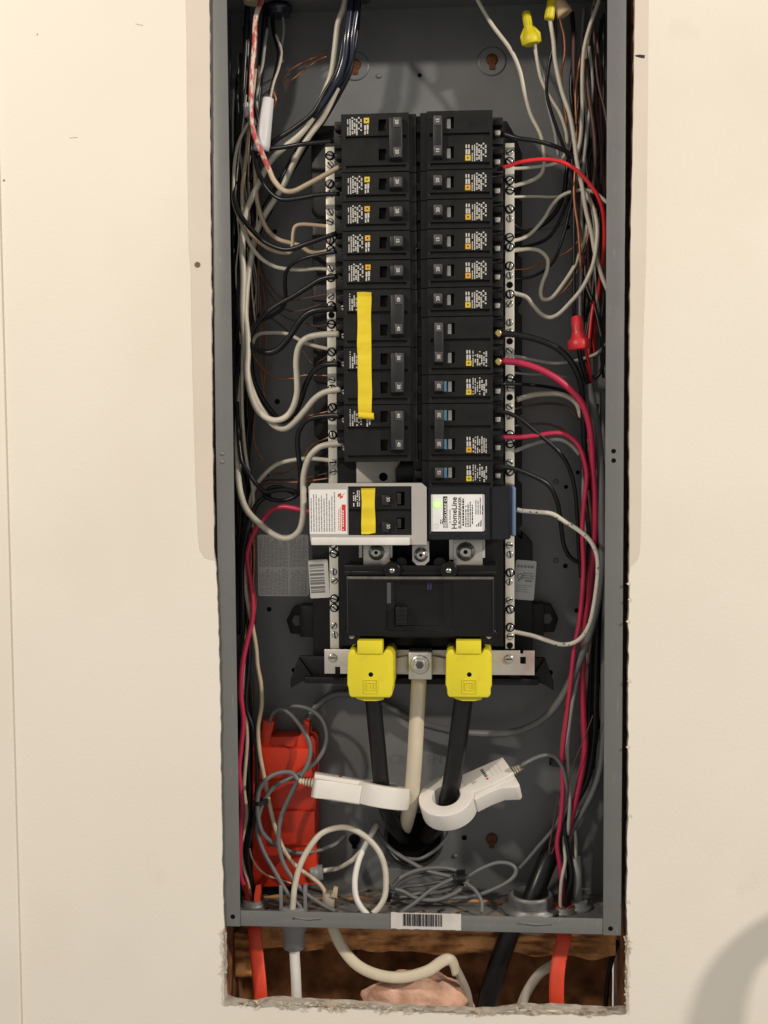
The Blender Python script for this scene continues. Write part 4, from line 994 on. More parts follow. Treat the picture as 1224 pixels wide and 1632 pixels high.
# ------------------------------------------------------------------ wires: name, label, material, width in px, points, depths
WL = [
# --- beside the taped breakers
('marked_wire', 'white wire streaked with red marks curving to the topmost taped column breaker', W_MARKED, 9, [(418, -12), (416, 0), (407, 31), (405.5, 71), (401, 124), (400, 174), (404, 211), (418, 245), (430, 273), (437, 288), (451, 303), (468, 304.5), (490, 294), (518, 279), (541, 266)], [35, 22, 25, 28, 24]),
('black_wire', 'black wire sagging under the red marked wire to the first single breaker', W_BLACK, 8, [(400, 195), (406, 235), (409, 266), (420, 291), (434, 309), (451, 318), (479, 315.5), (507, 310.5), (541, 309)], [50, 38, 30, 24]),
('black_wire', 'black wire reaching the topmost double breaker above the sagging red marked wire', W_BLACK, 8, [(410, 262), (416, 247), (430, 238), (450, 235), (474, 231), (499, 228), (531, 225)], [45, 36, 28, 24]),
('black_wire', 'black wire sweeping from the top connector down across the white sleeve', W_BLACK, 9, [(561, -8), (557, 20), (548, 62), (539, 109), (517, 149), (499, 180), (468, 205), (435, 227), (412, 255), (398, 290)], [40, 36, 38, 44, 58]),
('white_wire', 'thick white wire dropping from the top connector to the lowest loop beside the tape', W_WHITE, 11, [(552, -8), (548, 12), (539, 37), (534, 78), (528, 118), (514, 155), (500, 184), (478, 214), (449, 238), (430, 258), (413, 290), (400, 318), (390, 345), (386, 390), (388, 440), (387, 490), (390, 540), (395, 598), (406, 633), (420, 658), (437, 678), (454, 683), (470, 672), (487, 653), (501, 636), (518, 625), (544, 620)], [34, 40, 50, 50, 42, 34, 22]),
('white_wire', 'thick white wire looping up steeply to the tape upper end breaker', W_WHITE, 11, [(556, 90), (551, 115), (536, 143), (523, 171), (511, 192), (492, 217), (474, 248), (452, 295), (443, 310), (423, 341), (409, 369), (402, 402), (397, 430), (393, 460), (391, 500), (394, 530), (395, 560), (394, 594), (400, 628), (412, 655), (432, 669), (451, 667), (465, 653), (473, 628), (473, 600), (472, 575), (476, 553), (487, 540), (507, 534), (541, 532)], [42, 50, 58, 45, 30, 28, 20]),
('black_wire', 'thick black wire hanging in a wide loop below the tape upper end', W_BLACK, 11, [(567, -8), (564, 40), (559, 78), (557, 100), (545, 135), (523, 172), (499, 204), (480, 230), (455, 275), (430, 318), (405, 360), (388, 400), (382, 450), (382, 492), (386, 525), (395, 544), (409, 558), (429, 562), (445, 555), (462, 536), (476, 514), (490, 500), (507, 494), (535, 492)], [45, 48, 55, 60, 52, 38, 30, 24]),
('black_wire', 'black wire running just behind the white pair from the top connector', W_BLACK, 10, [(572, -8), (568, 50), (562, 88), (556, 118), (540, 150), (520, 184), (503, 210), (480, 246), (455, 290), (430, 335), (410, 375), (396, 420), (384, 470), (378, 540)], [52, 54, 60, 66, 66]),
('blue_black_cable', 'glossy blue black cable jacket entering at the top beside white wires', W_NAVY, 12, [(560, -10), (557, 20), (552, 60), (548, 95), (536, 130), (520, 158), (500, 186)], [30, 26, 30, 44]),
('blue_black_cable', 'second glossy blue black cable jacket beneath the round top connector', W_NAVY, 11, [(571, -10), (567, 25), (562, 60), (559, 92), (549, 122), (538, 140)], [30, 27, 32, 46]),
('white_wire', 'thin white wire bowing against the steel flange near the white sleeve', W_WHITE, 6, [(396, 196), (386, 214), (379, 232), (374, 258), (372.5, 286), (372, 310)], [50, 44, 44]),
('black_wire', 'black wire swinging from the flange up to the third single taped column breaker', W_BLACK, 9, [(376, 290), (374, 316), (382, 341), (401, 366), (423, 386), (446, 396), (464, 397), (490, 388), (536, 372)], [46, 38, 30, 24]),
('white_wire', 'white wire in the lowest of three curves meeting the bar beside the fourth single breaker', W_WHITE, 7, [(372, 305), (373, 324), (382, 349), (398, 388), (415, 410.5), (434, 423), (451, 428), (479, 430), (507, 428), (528, 430)], [46, 42, 44, 44]),
('white_wire', 'white wire that kinks sharply upward before reaching the neutral bar', W_TAN, 7, [(407, 110), (399, 190), (391, 262), (386, 299), (387, 335), (395, 366), (412, 385), (432, 398), (451, 403), (463, 402), (466, 391), (467, 374), (470, 362), (478, 358), (493, 358), (526, 361)], [56, 52, 48, 44, 46, 46]),
('white_wire', 'white wire with a gentle S bend into the bar beside the third single breaker', W_TAN, 8, [(402, 200), (406, 240), (407, 272), (408, 308), (414, 338), (426, 366), (443, 381), (462, 387), (479, 392), (493, 401), (507, 403), (528, 399)], [54, 50, 46, 46]),
('black_wire', 'black wire bending straight down from the bar beside the third single breaker', W_BLACK, 7, [(536, 401), (512, 405), (484, 412), (466, 421), (456, 434), (454, 452), (455, 472), (451, 490), (434, 503), (412, 514), (402, 533), (396, 560)], [24, 36, 50, 60, 66]),
('black_wire', 'black wire slanting down to the flange from the fourth single breaker', W_BLACK, 9, [(537, 440), (512, 445), (490, 458), (468, 472), (446, 484), (423, 500), (407, 519), (398, 540), (393, 575)], [24, 32, 40, 52]),
('white_wire', 'white wire with a flat hump meeting the bar beside the tape upper end', W_WHITE, 7, [(400, 560), (405, 540), (415, 532), (437, 530.5), (457, 532), (470, 537.5), (490, 548), (526, 557)], [66, 60, 50, 45]),
('black_wire', 'thick black wire plunging behind the white loops to the tape middle breaker', W_BLACK, 10, [(540, 580), (515, 582), (498, 594), (487, 614), (479, 639), (468, 660), (451, 671), (437, 661), (418, 636), (404, 605), (400, 575), (396, 540)], [22, 36, 48, 55, 62]),
('black_wire', 'thick black wire dropping straight from the curled tape end breaker to a coil', W_BLACK, 9.5, [(545, 662), (515, 663), (490, 669), (477, 686), (474, 705), (476, 728), (478, 745), (479, 766), (476, 782), (470, 790)], [22, 34, 40, 56]),
('black_wire', 'black wire coiled in a small flat ring beside the grey interlock plate', W_BLACK, 8, [(378, 640), (380, 690), (382, 715), (386, 737), (398, 757), (410, 773), (423, 784), (442, 781), (463, 781), (473, 787), (463, 795), (445, 798), (428, 794), (421, 786), (440, 776), (470, 786), (495, 790)], [56, 50, 52, 56, 60]),
('black_wire', 'black wire leaving the flat coil downward along the crimson wire', W_BLACK, 9, [(432, 790), (420, 794), (409, 804), (401, 822), (394, 848), (388, 880), (386, 930), (388, 990), (384, 1060), (390, 1130)], [60, 56, 54, 56]),
('white_wire', 'thick white wire in a deep loop hanging in front of the fine print sticker', W_WHITE, 11, [(394, 470), (390, 540), (383, 620), (378.5, 690), (379.5, 744), (380, 762), (384, 788), (393, 812), (411, 832), (437, 852), (458, 858), (476, 847), (483, 823), (483.5, 788), (484, 759), (490, 735), (500, 720), (516, 710), (548, 706)], [72, 58, 42, 30, 24, 20]),
('white_wire', 'white wire arching from the flange to the bar above the interlock plate', W_WHITE, 8, [(396, 810), (402, 787), (410, 771), (422, 756), (440, 741), (463, 734), (493, 731), (530, 734)], [66, 60, 52, 46]),
('white_wire', 'thin white wire falling along the bundle beside the black coil', W_WHITE, 6, [(388, 520), (386, 580), (386, 650), (389, 700), (394, 740), (401, 768), (404, 800), (398, 840)], [60, 60, 62]),
('black_wire', 'black wire lying against the flange beside the deep white loop', W_BLACK, 9, [(384, 560), (377, 620), (379, 690), (383, 740), (390, 780), (392, 830), (384, 880), (380, 940), (380, 1010)], [64, 62, 62]),
('crimson_wire', 'crimson wire running from behind the interlock plate down into the orange jacket', W_PINK, 9.5, [(500, 817), (472, 811), (452, 808), (434, 813), (419, 829), (406, 847), (397, 871), (394, 891), (399, 924), (403, 955), (402, 989), (393, 1025), (386, 1063), (384, 1107), (388, 1148), (384, 1195), (381, 1228), (386, 1283), (383, 1342), (382, 1386), (389, 1412), (398, 1432)], [40, 52, 50, 46, 44, 48]),
('tan_wire', 'tan wire wandering down in front of the red shield to a grey clamp', W_TAN, 8, [(390, 880), (392, 940), (400, 985), (408, 1030), (410.6, 1060), (416, 1092), (417, 1125), (411.5, 1160), (414, 1201), (424, 1252), (433, 1298), (443, 1333), (457, 1362), (475, 1383), (496, 1398), (512, 1412), (523, 1432)], [56, 52, 50, 46, 48]),
('white_wire', 'dull white wire beside the crimson wire entering the orange jacket', W_TAN, 7, [(388, 900), (392, 1000), (388, 1080), (392, 1130), (394, 1180), (389, 1253), (393, 1298), (385, 1345), (386, 1374), (397, 1410), (402, 1432)], [58, 54, 52, 50]),
('black_wire', 'black wire beside the crimson wire entering the orange jacket', W_BLACK, 8, [(392, 960), (398, 1040), (392, 1120), (403, 1160), (409, 1200), (410, 1240), (407, 1290), (399, 1335), (395, 1365), (402, 1405), (405, 1432)], [56, 52, 50, 50]),
('black_wire', 'second black wire hugging the flange beside the red shield', W_BLACK, 9, [(394, 1000), (390, 1070), (395, 1130), (396, 1200), (397, 1270), (393, 1330), (390, 1380), (396, 1425)], [66, 64, 60]),
('copper_wire', 'bare copper wire curving low to the bar beside the tape middle', W_COPPER, 3.2, [(398, 545), (405, 569), (420, 589), (443, 603), (468, 603), (487, 598), (526, 599)], [70, 66, 58, 48]),
('copper_wire', 'bare copper wire rising behind the white loops past the curled tape end', W_COPPER, 3.0, [(412, 440), (416, 505), (414, 560), (417, 600), (422, 632), (430, 652), (446, 665), (484, 664), (526, 655)], [72, 74, 70, 60, 48]),
('copper_wire', 'bare copper wire hanging straight beside the thick black loop', W_COPPER, 3.0, [(410, 400), (418, 450), (424, 500), (425, 560), (421, 610), (412, 660)], [74, 76, 76]),
('copper_wire', 'bare copper wire bowing out toward the black coil', W_COPPER, 2.8, [(410, 640), (406, 667), (404, 694), (412, 722), (427, 742), (437, 756)], [74, 72, 76]),
('copper_wire', 'bare copper wire hooking up to the bar under the curled tape end', W_COPPER, 3.0, [(430, 750), (440, 754), (453, 754), (469, 745), (484, 728), (498, 709), (526, 696)], [78, 72, 62, 48]),
('copper_wire', 'bare copper wire lying level just above the flat black coil', W_COPPER, 3.0, [(408, 790), (414, 778), (426, 771), (445, 769), (480, 768), (526, 762)], [74, 68, 60, 48]),
('copper_wire', 'bare copper wire lying level over its twin above the black coil', W_BROWN, 3.0, [(406, 780), (424, 766), (450, 765), (485, 762), (522, 754)], [80, 74, 66, 52]),
('copper_wire', 'bare copper wire fanning to the bar beside the fourth single breaker', W_BROWN, 2.8, [(412, 395), (418, 430), (428, 452), (448, 474), (470, 478), (495, 474), (526, 468)], [76, 72, 66, 50]),
('copper_wire', 'bare copper wire fanning to the bar beside the tape upper end', W_BROWN, 2.8, [(408, 400), (414, 440), (432, 470), (452, 492), (480, 495), (526, 480)], [78, 74, 66, 50]),
('brown_wire', 'thin dark wire dipping behind the thick black loop to the bar', W_BROWN, 2.8, [(440, 495), (460, 508), (484, 514), (505, 520), (527, 516)], [72, 66, 50]),
('brown_wire', 'second thin dark wire crossing behind the steep white loop', W_BROWN, 2.8, [(430, 505), (450, 520), (470, 540), (498, 580), (510, 575), (526, 565)], [76, 70, 52]),
('copper_wire', 'bare copper wire stub pointing out above the white sleeve', W_COPPER, 3.0, [(449, 131), (453, 122), (462, 112), (474, 104), (488, 97), (505, 90), (522, 80)], [72, 76, 82]),
('copper_wire', 'second bare copper stub folded under the first above the white sleeve', W_COPPER, 3.0, [(449, 137), (462, 129), (478, 117), (492, 106), (505, 97), (520, 90)], [70, 76, 80]),
('copper_wire', 'short bare copper twist at the mouth of the white sleeve', W_COPPER, 3.2, [(430, 140), (436, 146), (440, 158), (437, 168), (432, 180)], [44, 40, 44]),
('white_wire', 'white wire dropping into the mouth of the white sleeve', W_WHITE, 5, [(440, 55), (448, 80), (447, 95), (443, 112), (436, 132), (430, 160)], [66, 50, 40]),
('white_wire', 'thin grey white wire hanging from the ring connector at the box top', W_LGREY, 5, [(451, 25), (452, 50), (448, 82), (450, 100)], [76, 70, 66]),
('black_wire', 'black wire hanging from the ring connector at the box top', W_BLACK, 7, [(434, 15), (436, 50), (444, 85), (438, 120), (430, 150)], [76, 66, 50]),
('black_wire', 'black wire behind the red marked wire near the white sleeve', W_BLACK, 10, [(395, -5), (392, 60), (388, 130), (386, 190), (382, 250), (380, 320), (384, 380)], [60, 62, 66]),
('black_wire', 'thick black wire against the flange behind the small white sleeve', W_BLACK, 11, [(425, -5), (420, 60), (414, 130), (408, 190), (398, 260), (392, 340), (388, 420), (384, 500), (380, 580)], [70, 72, 76]),
('white_wire', 'dull white wire partly hidden between black wires above the small sleeve', W_LGREY, 6, [(426, 45), (421, 80), (418, 104), (412, 132), (409, 160), (408, 200)], [70, 62, 58]),
('brown_wire', 'dark brown wire bundle strand beside the flange under the white sleeve', W_BROWN, 7, [(402, 230), (396, 290), (398, 350), (404, 400), (400, 460), (398, 540)], [78, 80, 80]),
('orange_wire', 'bare copper strand glowing orange beside the fine print sticker', W_COPPER, 5, [(404, 850), (405, 890), (404, 930), (408, 960), (402, 1000)], [66, 64, 66]),
('copper_wire', 'copper strand along the crimson wire near the mounting ear', W_COPPER, 3.5, [(398, 850), (400, 900), (396, 960), (390, 1010), (386, 1050)], [62, 60, 60]),
# --- beside the surge breaker column
('white_wire', 'white wire falling from the box top to the bar beside the first single breaker', W_WHITE, 7, [(756, -12), (761, 0), (784, 39), (813, 78), (828, 111), (836, 147), (846, 183), (862, 216), (867, 248), (864, 274), (849, 287), (817, 297)], [40, 44, 52, 52, 45]),
('white_wire', 'short white wire behind the bright red wire at the bar', W_WHITE, 6, [(905, 235), (895, 255), (880, 262), (846, 267), (815, 269)], [60, 54, 45]),
('red_wire', 'bright red wire arching over from the topmost double breaker', W_RED, 7.0, [(801, 267), (812, 264), (831, 258), (866, 254), (894, 258), (917, 270), (937, 290), (952, 311), (960, 333), (963, 359), (963, 387), (960, 413), (956, 448), (951, 487), (948, 530), (946, 570)], [22, 22, 28, 56, 78]),
('black_wire', 'black wire leaving the topmost double breaker above the bright red wire', W_BLACK, 8, [(800, 213), (823, 220), (856, 225), (889, 235), (912, 249), (922, 272), (930, 310), (938, 360)], [22, 34, 50, 62]),
('white_wire', 'white wire from the yellow and tan connectors running down past the red arch', W_WHITE, 7.5, [(876, 20), (877, 33), (882, 65), (885, 98), (895, 144), (908, 183), (915, 222), (920, 261), (929, 304), (934, 336), (943, 373), (949, 407), (960, 442), (970, 466)], [34, 36, 40, 44, 52]),
('black_wire', 'black wire from the tan connector crossing the yellow connector wires', W_BLACK, 6, [(886, 20), (885, 40), (885, 65), (876, 98), (871, 144), (880, 183), (896, 228), (908, 260), (912, 310), (905, 350)], [36, 42, 52, 62]),
('copper_wire', 'bare copper wire looping from the tan connector', W_COPPER, 4, [(890, 22), (895, 42), (899, 58), (900, 85), (895, 114), (896, 144), (904, 200)], [36, 40, 50]),
('white_wire', 'white wire hanging from the winged yellow connector', W_WHITE, 6.5, [(852, 62), (853, 76), (857, 101), (863, 127), (876, 154), (892, 180), (902, 209), (904, 230)], [42, 46, 56]),
('white_wire', 'second white wire hanging from the winged yellow connector', W_LGREY, 6, [(850, 62), (854, 85), (862, 106), (868, 118), (872, 160), (884, 210), (890, 250)], [46, 54, 64]),
('white_wire', 'long white wire curving in from the top corner beside the flange', W_WHITE, 7, [(956, -10), (953, 5), (941, 39), (931, 78), (928, 124), (928, 170), (925, 222), (918, 250), (914, 275)], [44, 48, 56, 60]),
('white_wire', 'dull white wire shadowing the long one beside the flange', W_TAN, 6, [(948, 0), (940, 50), (933, 95), (932, 140), (936, 195), (934, 235), (924, 262)], [64, 66, 68]),
('brown_wire', 'brown wire hanging straight in the bundle behind the flange', W_BROWN, 8, [(938, 60), (943, 110), (949, 150), (951, 200), (948, 260), (950, 330), (946, 400), (940, 460)], [70, 72, 72]),
('brown_wire', 'thin brown wire touching the flange above the bright red arch', W_BROWN, 4, [(946, 10), (947, 60), (953, 130), (965, 182), (969, 230), (967, 300)], [60, 58, 56]),
('black_wire', 'black wire deep in the bundle behind the bright red arch', W_BLACK, 9, [(960, 30), (957, 100), (958, 180), (960, 260), (955, 340), (948, 420), (945, 490), (942, 560)], [74, 76, 76]),
('black_wire', 'black wire dangling behind the yellow connectors', W_BLACK, 8, [(912, 20), (915, 80), (910, 140), (915, 200), (905, 260), (898, 310), (880, 345), (850, 366), (815, 372)], [78, 76, 72, 60]),
('white_wire', 'white wire climbing from the bar over to the flange below the red arch', W_WHITE, 6.5, [(817, 384), (832, 380), (846, 372), (866, 350), (880, 327), (897, 311), (923, 303), (946, 306), (970, 325)], [45, 54, 60, 56]),
('white_wire', 'straight white wire meeting the bar just under the red arch', W_WHITE, 5, [(900, 312), (880, 314), (850, 313), (815, 314)], [64, 60, 45]),
('white_wire', 'white wire bent in a square hook beside the third single breaker', W_WHITE, 7, [(815, 400), (843, 397), (860, 400), (872, 412), (872, 430), (864, 452), (861.5, 468), (866, 477), (880, 474), (897, 453), (914, 427), (922, 408), (932, 380), (938, 340)], [46, 52, 50, 54, 64]),
('white_wire', 'white wire in a deep U beside the fifth single breaker', W_WHITE, 7.5, [(815, 466), (838, 473), (850, 487), (862, 500), (876, 506), (891, 500), (909, 482), (926, 462), (938, 440), (947, 414), (952, 373), (949, 344), (940, 319), (926, 300)], [46, 48, 44, 44, 54]),
('black_wire', 'black wire sweeping behind the white climbing wire', W_BLACK, 6, [(815, 397), (843, 392), (871, 381), (889, 358), (903, 324), (912, 298), (918, 270)], [50, 66, 70, 66]),
('black_wire', 'thin black wire with a bright glint beside the square white hook', W_BLACK, 5, [(818, 445), (850, 440), (880, 420), (895, 385), (905, 350), (912, 310)], [54, 64, 60]),
('copper_wire', 'thin copper wire rising past the square white hook', W_COPPER, 2.6, [(818, 430), (846, 427), (872, 413), (900, 404), (917, 390), (929, 370), (937, 344), (944, 310)], [56, 66, 66, 60]),
('copper_wire', 'thin copper wire curling under the square white hook', W_COPPER, 2.6, [(865, 474), (885, 474), (905, 456), (922, 428), (933, 395), (942, 350)], [60, 62, 60]),
('copper_wire', 'thin dark copper wire dipping beside the second single breaker', W_BROWN, 2.6, [(818, 357), (838, 367), (860, 367), (890, 360), (920, 350)], [54, 66, 72]),
('black_wire', 'thick black wire arching beneath the red connector', W_BLACK, 11, [(795, 531), (826, 534), (856, 541), (885, 553), (906, 571), (920, 594), (928, 626), (930, 671), (932, 720), (936, 780)], [20, 26, 30, 44, 60]),
('crimson_wire', 'thick crimson wire with a copper tip arching down beside the flange', W_PINK, 11.9, [(800, 575), (826, 578), (856, 587), (885, 602), (909, 621), (928, 644), (939, 676), (943, 709), (945, 750), (948, 791), (948, 845), (945, 887), (942, 927), (939, 957), (932, 1010), (928, 1084), (930, 1146), (932, 1193), (925, 1240), (914, 1290), (905, 1330)], [20, 24, 34, 46, 52, 54, 56]),
('crimson_wire', 'thinner crimson wire arching above its grey neighbour into the jacket', W_PINK, 8.5, [(800, 697), (826, 697), (856, 694), (889, 690), (910, 698), (924, 714), (932, 738), (935, 762), (931, 800), (928, 845), (930, 905), (927, 957), (922, 1000), (916, 1028), (912, 1062), (907, 1109), (903, 1146), (898, 1183), (895, 1215), (897, 1260), (893, 1310), (888, 1345), (893, 1385), (899, 1440)], [20, 30, 36, 40, 42, 46, 52]),
('red_wire', 'dull red wire falling beside the red connector into the bundle', W_RED, 6, [(946, 480), (941, 520), (938, 560), (938, 610), (942, 650), (938, 700)], [58, 54, 64]),
('white_wire', 'thick white wire with a bare copper end bending into the bundle', W_WHITE, 9.5, [(824, 637), (836, 633), (850, 629.5), (868, 627.5), (891, 628), (908, 634), (920, 645), (926, 665)], [50, 54, 60, 66]),
('grey_wire', 'light grey wire sagging level below the red connector', W_LGREY, 6, [(815, 567), (841, 572), (862, 576), (885, 579), (912, 576), (935, 570), (953, 562), (970, 543)], [46, 54, 56, 50]),
('grey_wire', 'faint grey wire lying level under the crimson arch', W_LGREY, 4.5, [(818, 594), (848, 597), (876, 597), (905, 602)], [52, 66, 74]),
('black_wire', 'thin black wire level with the blue marked breaker under the crimson arch', W_BLACK, 6, [(797, 612), (840, 613), (880, 618), (905, 626), (920, 640)], [22, 56, 66]),
('brown_wire', 'brown wire bending down below the thick white copper tipped wire', W_BROWN, 4.5, [(818, 652), (846, 646), (876, 643), (903, 648), (922, 668)], [52, 66, 72]),
('copper_wire', 'dark copper wire arching above the thinner crimson wire', W_BROWN, 4, [(818, 679), (846, 676), (873, 676), (900, 686), (920, 704)], [54, 64, 68]),
('black_wire', 'black wire descending across the thinner crimson wire', W_BLACK, 7.5, [(795, 656), (812, 659), (832, 670), (856, 690), (876, 706), (894, 724), (907, 746), (916, 779), (920, 821), (922, 870), (926, 920)], [20, 24, 28, 46, 60]),
('grey_wire', 'light grey wire arching under the thinner crimson wire', W_LGREY, 7, [(815, 721), (844, 710), (868, 703), (891, 701), (909, 709), (924, 725)], [46, 54, 64]),
('black_wire', 'black wire making a low hook beneath the printed white wire', W_BLACK, 8, [(795, 744), (819, 747), (846, 757), (873, 772), (886, 794), (892, 818), (895, 845), (899, 869), (908, 887), (922, 896), (937, 896), (950, 888)], [20, 30, 40, 56, 60]),
('printed_wire', 'white printed wire leaving the surge breaker and returning to the bar', W_SPECK, 8, [(824, 812), (831, 814), (855, 816), (880, 819), (898, 830), (922, 845), (940, 861), (951, 883), (953, 912), (950, 942), (946, 968), (941, 990), (931, 1011), (915, 1024), (894, 1027), (870, 1020), (848, 1013), (815, 1006)], [28, 26, 22, 22, 28, 38, 45]),
('black_wire', 'black wire looping beside the flange around the red connector', W_BLACK, 7, [(928, 440), (938, 465), (949, 494), (957, 530), (962, 559), (959, 588), (948, 602), (936, 596)], [66, 56, 48, 48]),
('black_wire', 'black wire coming out of the red connector skirt', W_BLACK, 9, [(922, 548), (926, 575), (933, 600), (940, 626), (944, 670), (946, 720)], [32, 44, 60]),
('red_wire', 'short red wire tucked under the red connector', W_RED, 6, [(932, 550), (938, 580), (942, 610), (943, 624)], [34, 46, 56]),
('grey_cable', 'grey cable sweeping from the flange in a big arc behind the service cables', W_GREY, 13, [(938, 612), (942, 630), (949, 665), (955, 710), (958, 760), (959, 821), (960, 881), (955, 942), (945, 990), (930, 1037), (913, 1078), (893, 1115), (869, 1143), (838, 1161), (801, 1169), (764, 1169), (728, 1166), (690, 1158), (655, 1146), (613, 1122), (584, 1109), (552, 1105), (528, 1108), (508, 1122), (496, 1137), (490, 1152)], [44, 44, 44, 44, 56, 72, 86, 84, 74]),
('grey_cable', 'grey cable lying along the side wall down to the lower corner', W_GREY, 11, [(960, 620), (963, 720), (965, 820), (965, 930), (962, 1040), (962, 1120), (961, 1180), (956, 1227), (944, 1264), (926, 1298), (908, 1332), (903, 1370), (905, 1400)], [62, 60, 60, 60, 64]),
('black_wire', 'thick black wire in the lower bundle beside the crimson wire', W_BLACK, 13, [(950, 900), (952, 980), (950, 1060), (948, 1130), (946, 1180), (936, 1240), (915, 1282), (903, 1315), (901, 1343), (908, 1380), (909, 1405), (903, 1445)], [66, 64, 60, 54]),
('black_wire', 'second thick black wire behind the lower crimson bundle', W_BLACK, 12, [(936, 760), (940, 850), (938, 940), (942, 1030), (940, 1110), (938, 1180), (925, 1250), (905, 1310), (890, 1350)], [76, 76, 78]),
('grey_wire', 'light grey wire twisting through the lower bundle past the cable tie', W_LGREY, 7, [(938, 1000), (928, 1050), (916, 1100), (908, 1150), (904, 1200), (907, 1245), (908, 1282), (905, 1330)], [54, 52, 50]),
('white_wire', 'white wire entering the orange jacket behind the conduit bushing', W_WHITE, 6.5, [(900, 1330), (899, 1348), (901, 1372), (895, 1404), (893, 1435), (894, 1452)], [58, 48, 46]),
('black_wire', 'thin black wire entering the orange jacket behind the conduit bushing', W_BLACK, 7, [(898, 1310), (902, 1338), (907, 1366), (911, 1396), (904, 1428), (902, 1452)], [50, 44, 46]),
('white_wire', 'white wire dropping into the white sheath in the lower corner', W_WHITE, 6, [(912, 1300), (916, 1323), (918, 1348), (917, 1376)], [62, 62, 62]),
('copper_wire', 'copper wire hanging in a thin hairpin beside the lower bundle', W_BROWN, 2.6, [(890, 1265), (885, 1295), (879, 1330), (875, 1356), (880, 1359), (886, 1340), (890, 1310)], [56, 54, 56]),
('copper_wire', 'fine copper wire crossing the crimson bundle diagonally', W_BROWN, 2.0, [(945, 1140), (932, 1175), (918, 1208), (909, 1236), (905, 1265)], [46, 44, 46]),
('copper_wire', 'fine copper wire along the bundle beside the arc of grey cable', W_COPPER, 2.4, [(903, 1120), (897, 1160), (893, 1200), (896, 1250)], [56, 54, 56]),
('red_wire', 'dull red strand beside the cable tie in the lower bundle', W_PINK, 6, [(910, 1080), (902, 1130), (898, 1180), (901, 1230), (905, 1280)], [64, 62, 62]),
('copper_wire', 'short copper strand curving into the orange jacket under the red shield', W_TAN, 3.2, [(398, 1352), (402, 1368), (412, 1384), (428, 1396), (448, 1402), (464, 1408)], [46, 42, 46]),
]
for a in WL:
    o = wire(*a)
    if a[0] == 'marked_wire':
        o.data.materials.append(W_TAN); zl = Z(430, 272, 25) * MM - o.location.z
        for p in o.data.polygons:
            if p.center.z < zl or p.center.x * 1000 + ORI[o.name].x > X(440, 290, 25): p.material_index = 1
# tangled strands that fill the side bundles behind both flanges
def strands(label, group, n, x0, x1, y0, y1, mats, seed, d0=58, d1=88):
    st = random.getstate(); random.seed(seed)
    for k in range(n):
        ya = y0 + random.uniform(0, 0.25) * (y1 - y0); yb = y1 - random.uniform(0, 0.25) * (y1 - y0); m = mats[k % len(mats)]
        m_ = int((yb - ya) / 75) + 2; xb = random.uniform(x0, x1); pts = []
        for i in range(m_ + 1):
            xb = min(x1, max(x0, xb + random.uniform(-9, 9))); pts.append((xb, ya + (yb - ya) * i / m_))
        da = random.uniform(d0, d1); ds = [min(d1, max(d0, da + random.uniform(-8, 8))) for _ in range(4)]
        w = random.choice((5, 6, 7, 8)) if m in (W_BLACK, W_BROWN) else random.choice((2.5, 3, 5, 6))
        cn = {W_BLACK: 'black', W_BROWN: 'brown', W_LGREY: 'light grey', W_WHITE: 'white', W_TAN: 'tan', W_COPPER: 'copper'}[m]
        wire('bundle_strand', label.replace('dark', ('stout ' if w > 6 else 'thin ') + cn), m, w, pts, ds, 'wire', group)
    random.setstate(st)
strands('dark strand in the dense bundle behind the flange near the white sleeve', 'strands near the white sleeve', 16, 372, 412, 10, 560, (W_BLACK, W_BROWN, W_BLACK, W_LGREY, W_BLACK), 21)
strands('dark strand in the bundle behind the flange near the flat black coil', 'strands near the black coil', 9, 380, 404, 520, 1000, (W_BLACK, W_BROWN, W_BLACK, W_COPPER), 22, 66, 88)
strands('dark strand in the bundle behind the flange beside the red shield', 'strands beside the red shield', 6, 388, 402, 960, 1400, (W_BLACK, W_BROWN, W_BLACK), 23, 66, 86)
strands('dark strand in the dense bundle behind the flange near the red arch', 'strands near the red arch', 14, 925, 962, 0, 620, (W_BROWN, W_BLACK, W_BLACK, W_LGREY, W_BROWN), 24)
strands('dark strand in the bundle behind the flange beside the crimson wires', 'strands beside the crimson wires', 10, 930, 960, 600, 1240, (W_BLACK, W_BROWN, W_BLACK, W_LGREY), 25, 66, 88)
strands('dark strand among black wires below the white sleeve', 'pale strands below the white sleeve', 7, 376, 410, 150, 560, (W_WHITE, W_TAN, W_LGREY), 31, 50, 70)
strands('dark strand among brown wires beside the winged connector', 'pale strands beside the connectors', 8, 915, 958, 40, 520, (W_BROWN, W_LGREY, W_BLACK, W_BROWN, W_COPPER), 33, 54, 76)
# bare tip of the thick white wire
tag(G().tube([P(812, 638, 46), P(826, 637, 51)], 1.5, 8).build('copper_wire', W_COPPER), 'short bare copper tip joining the thick white wire to the bar', 'wire', 'loose wires inside the panel')

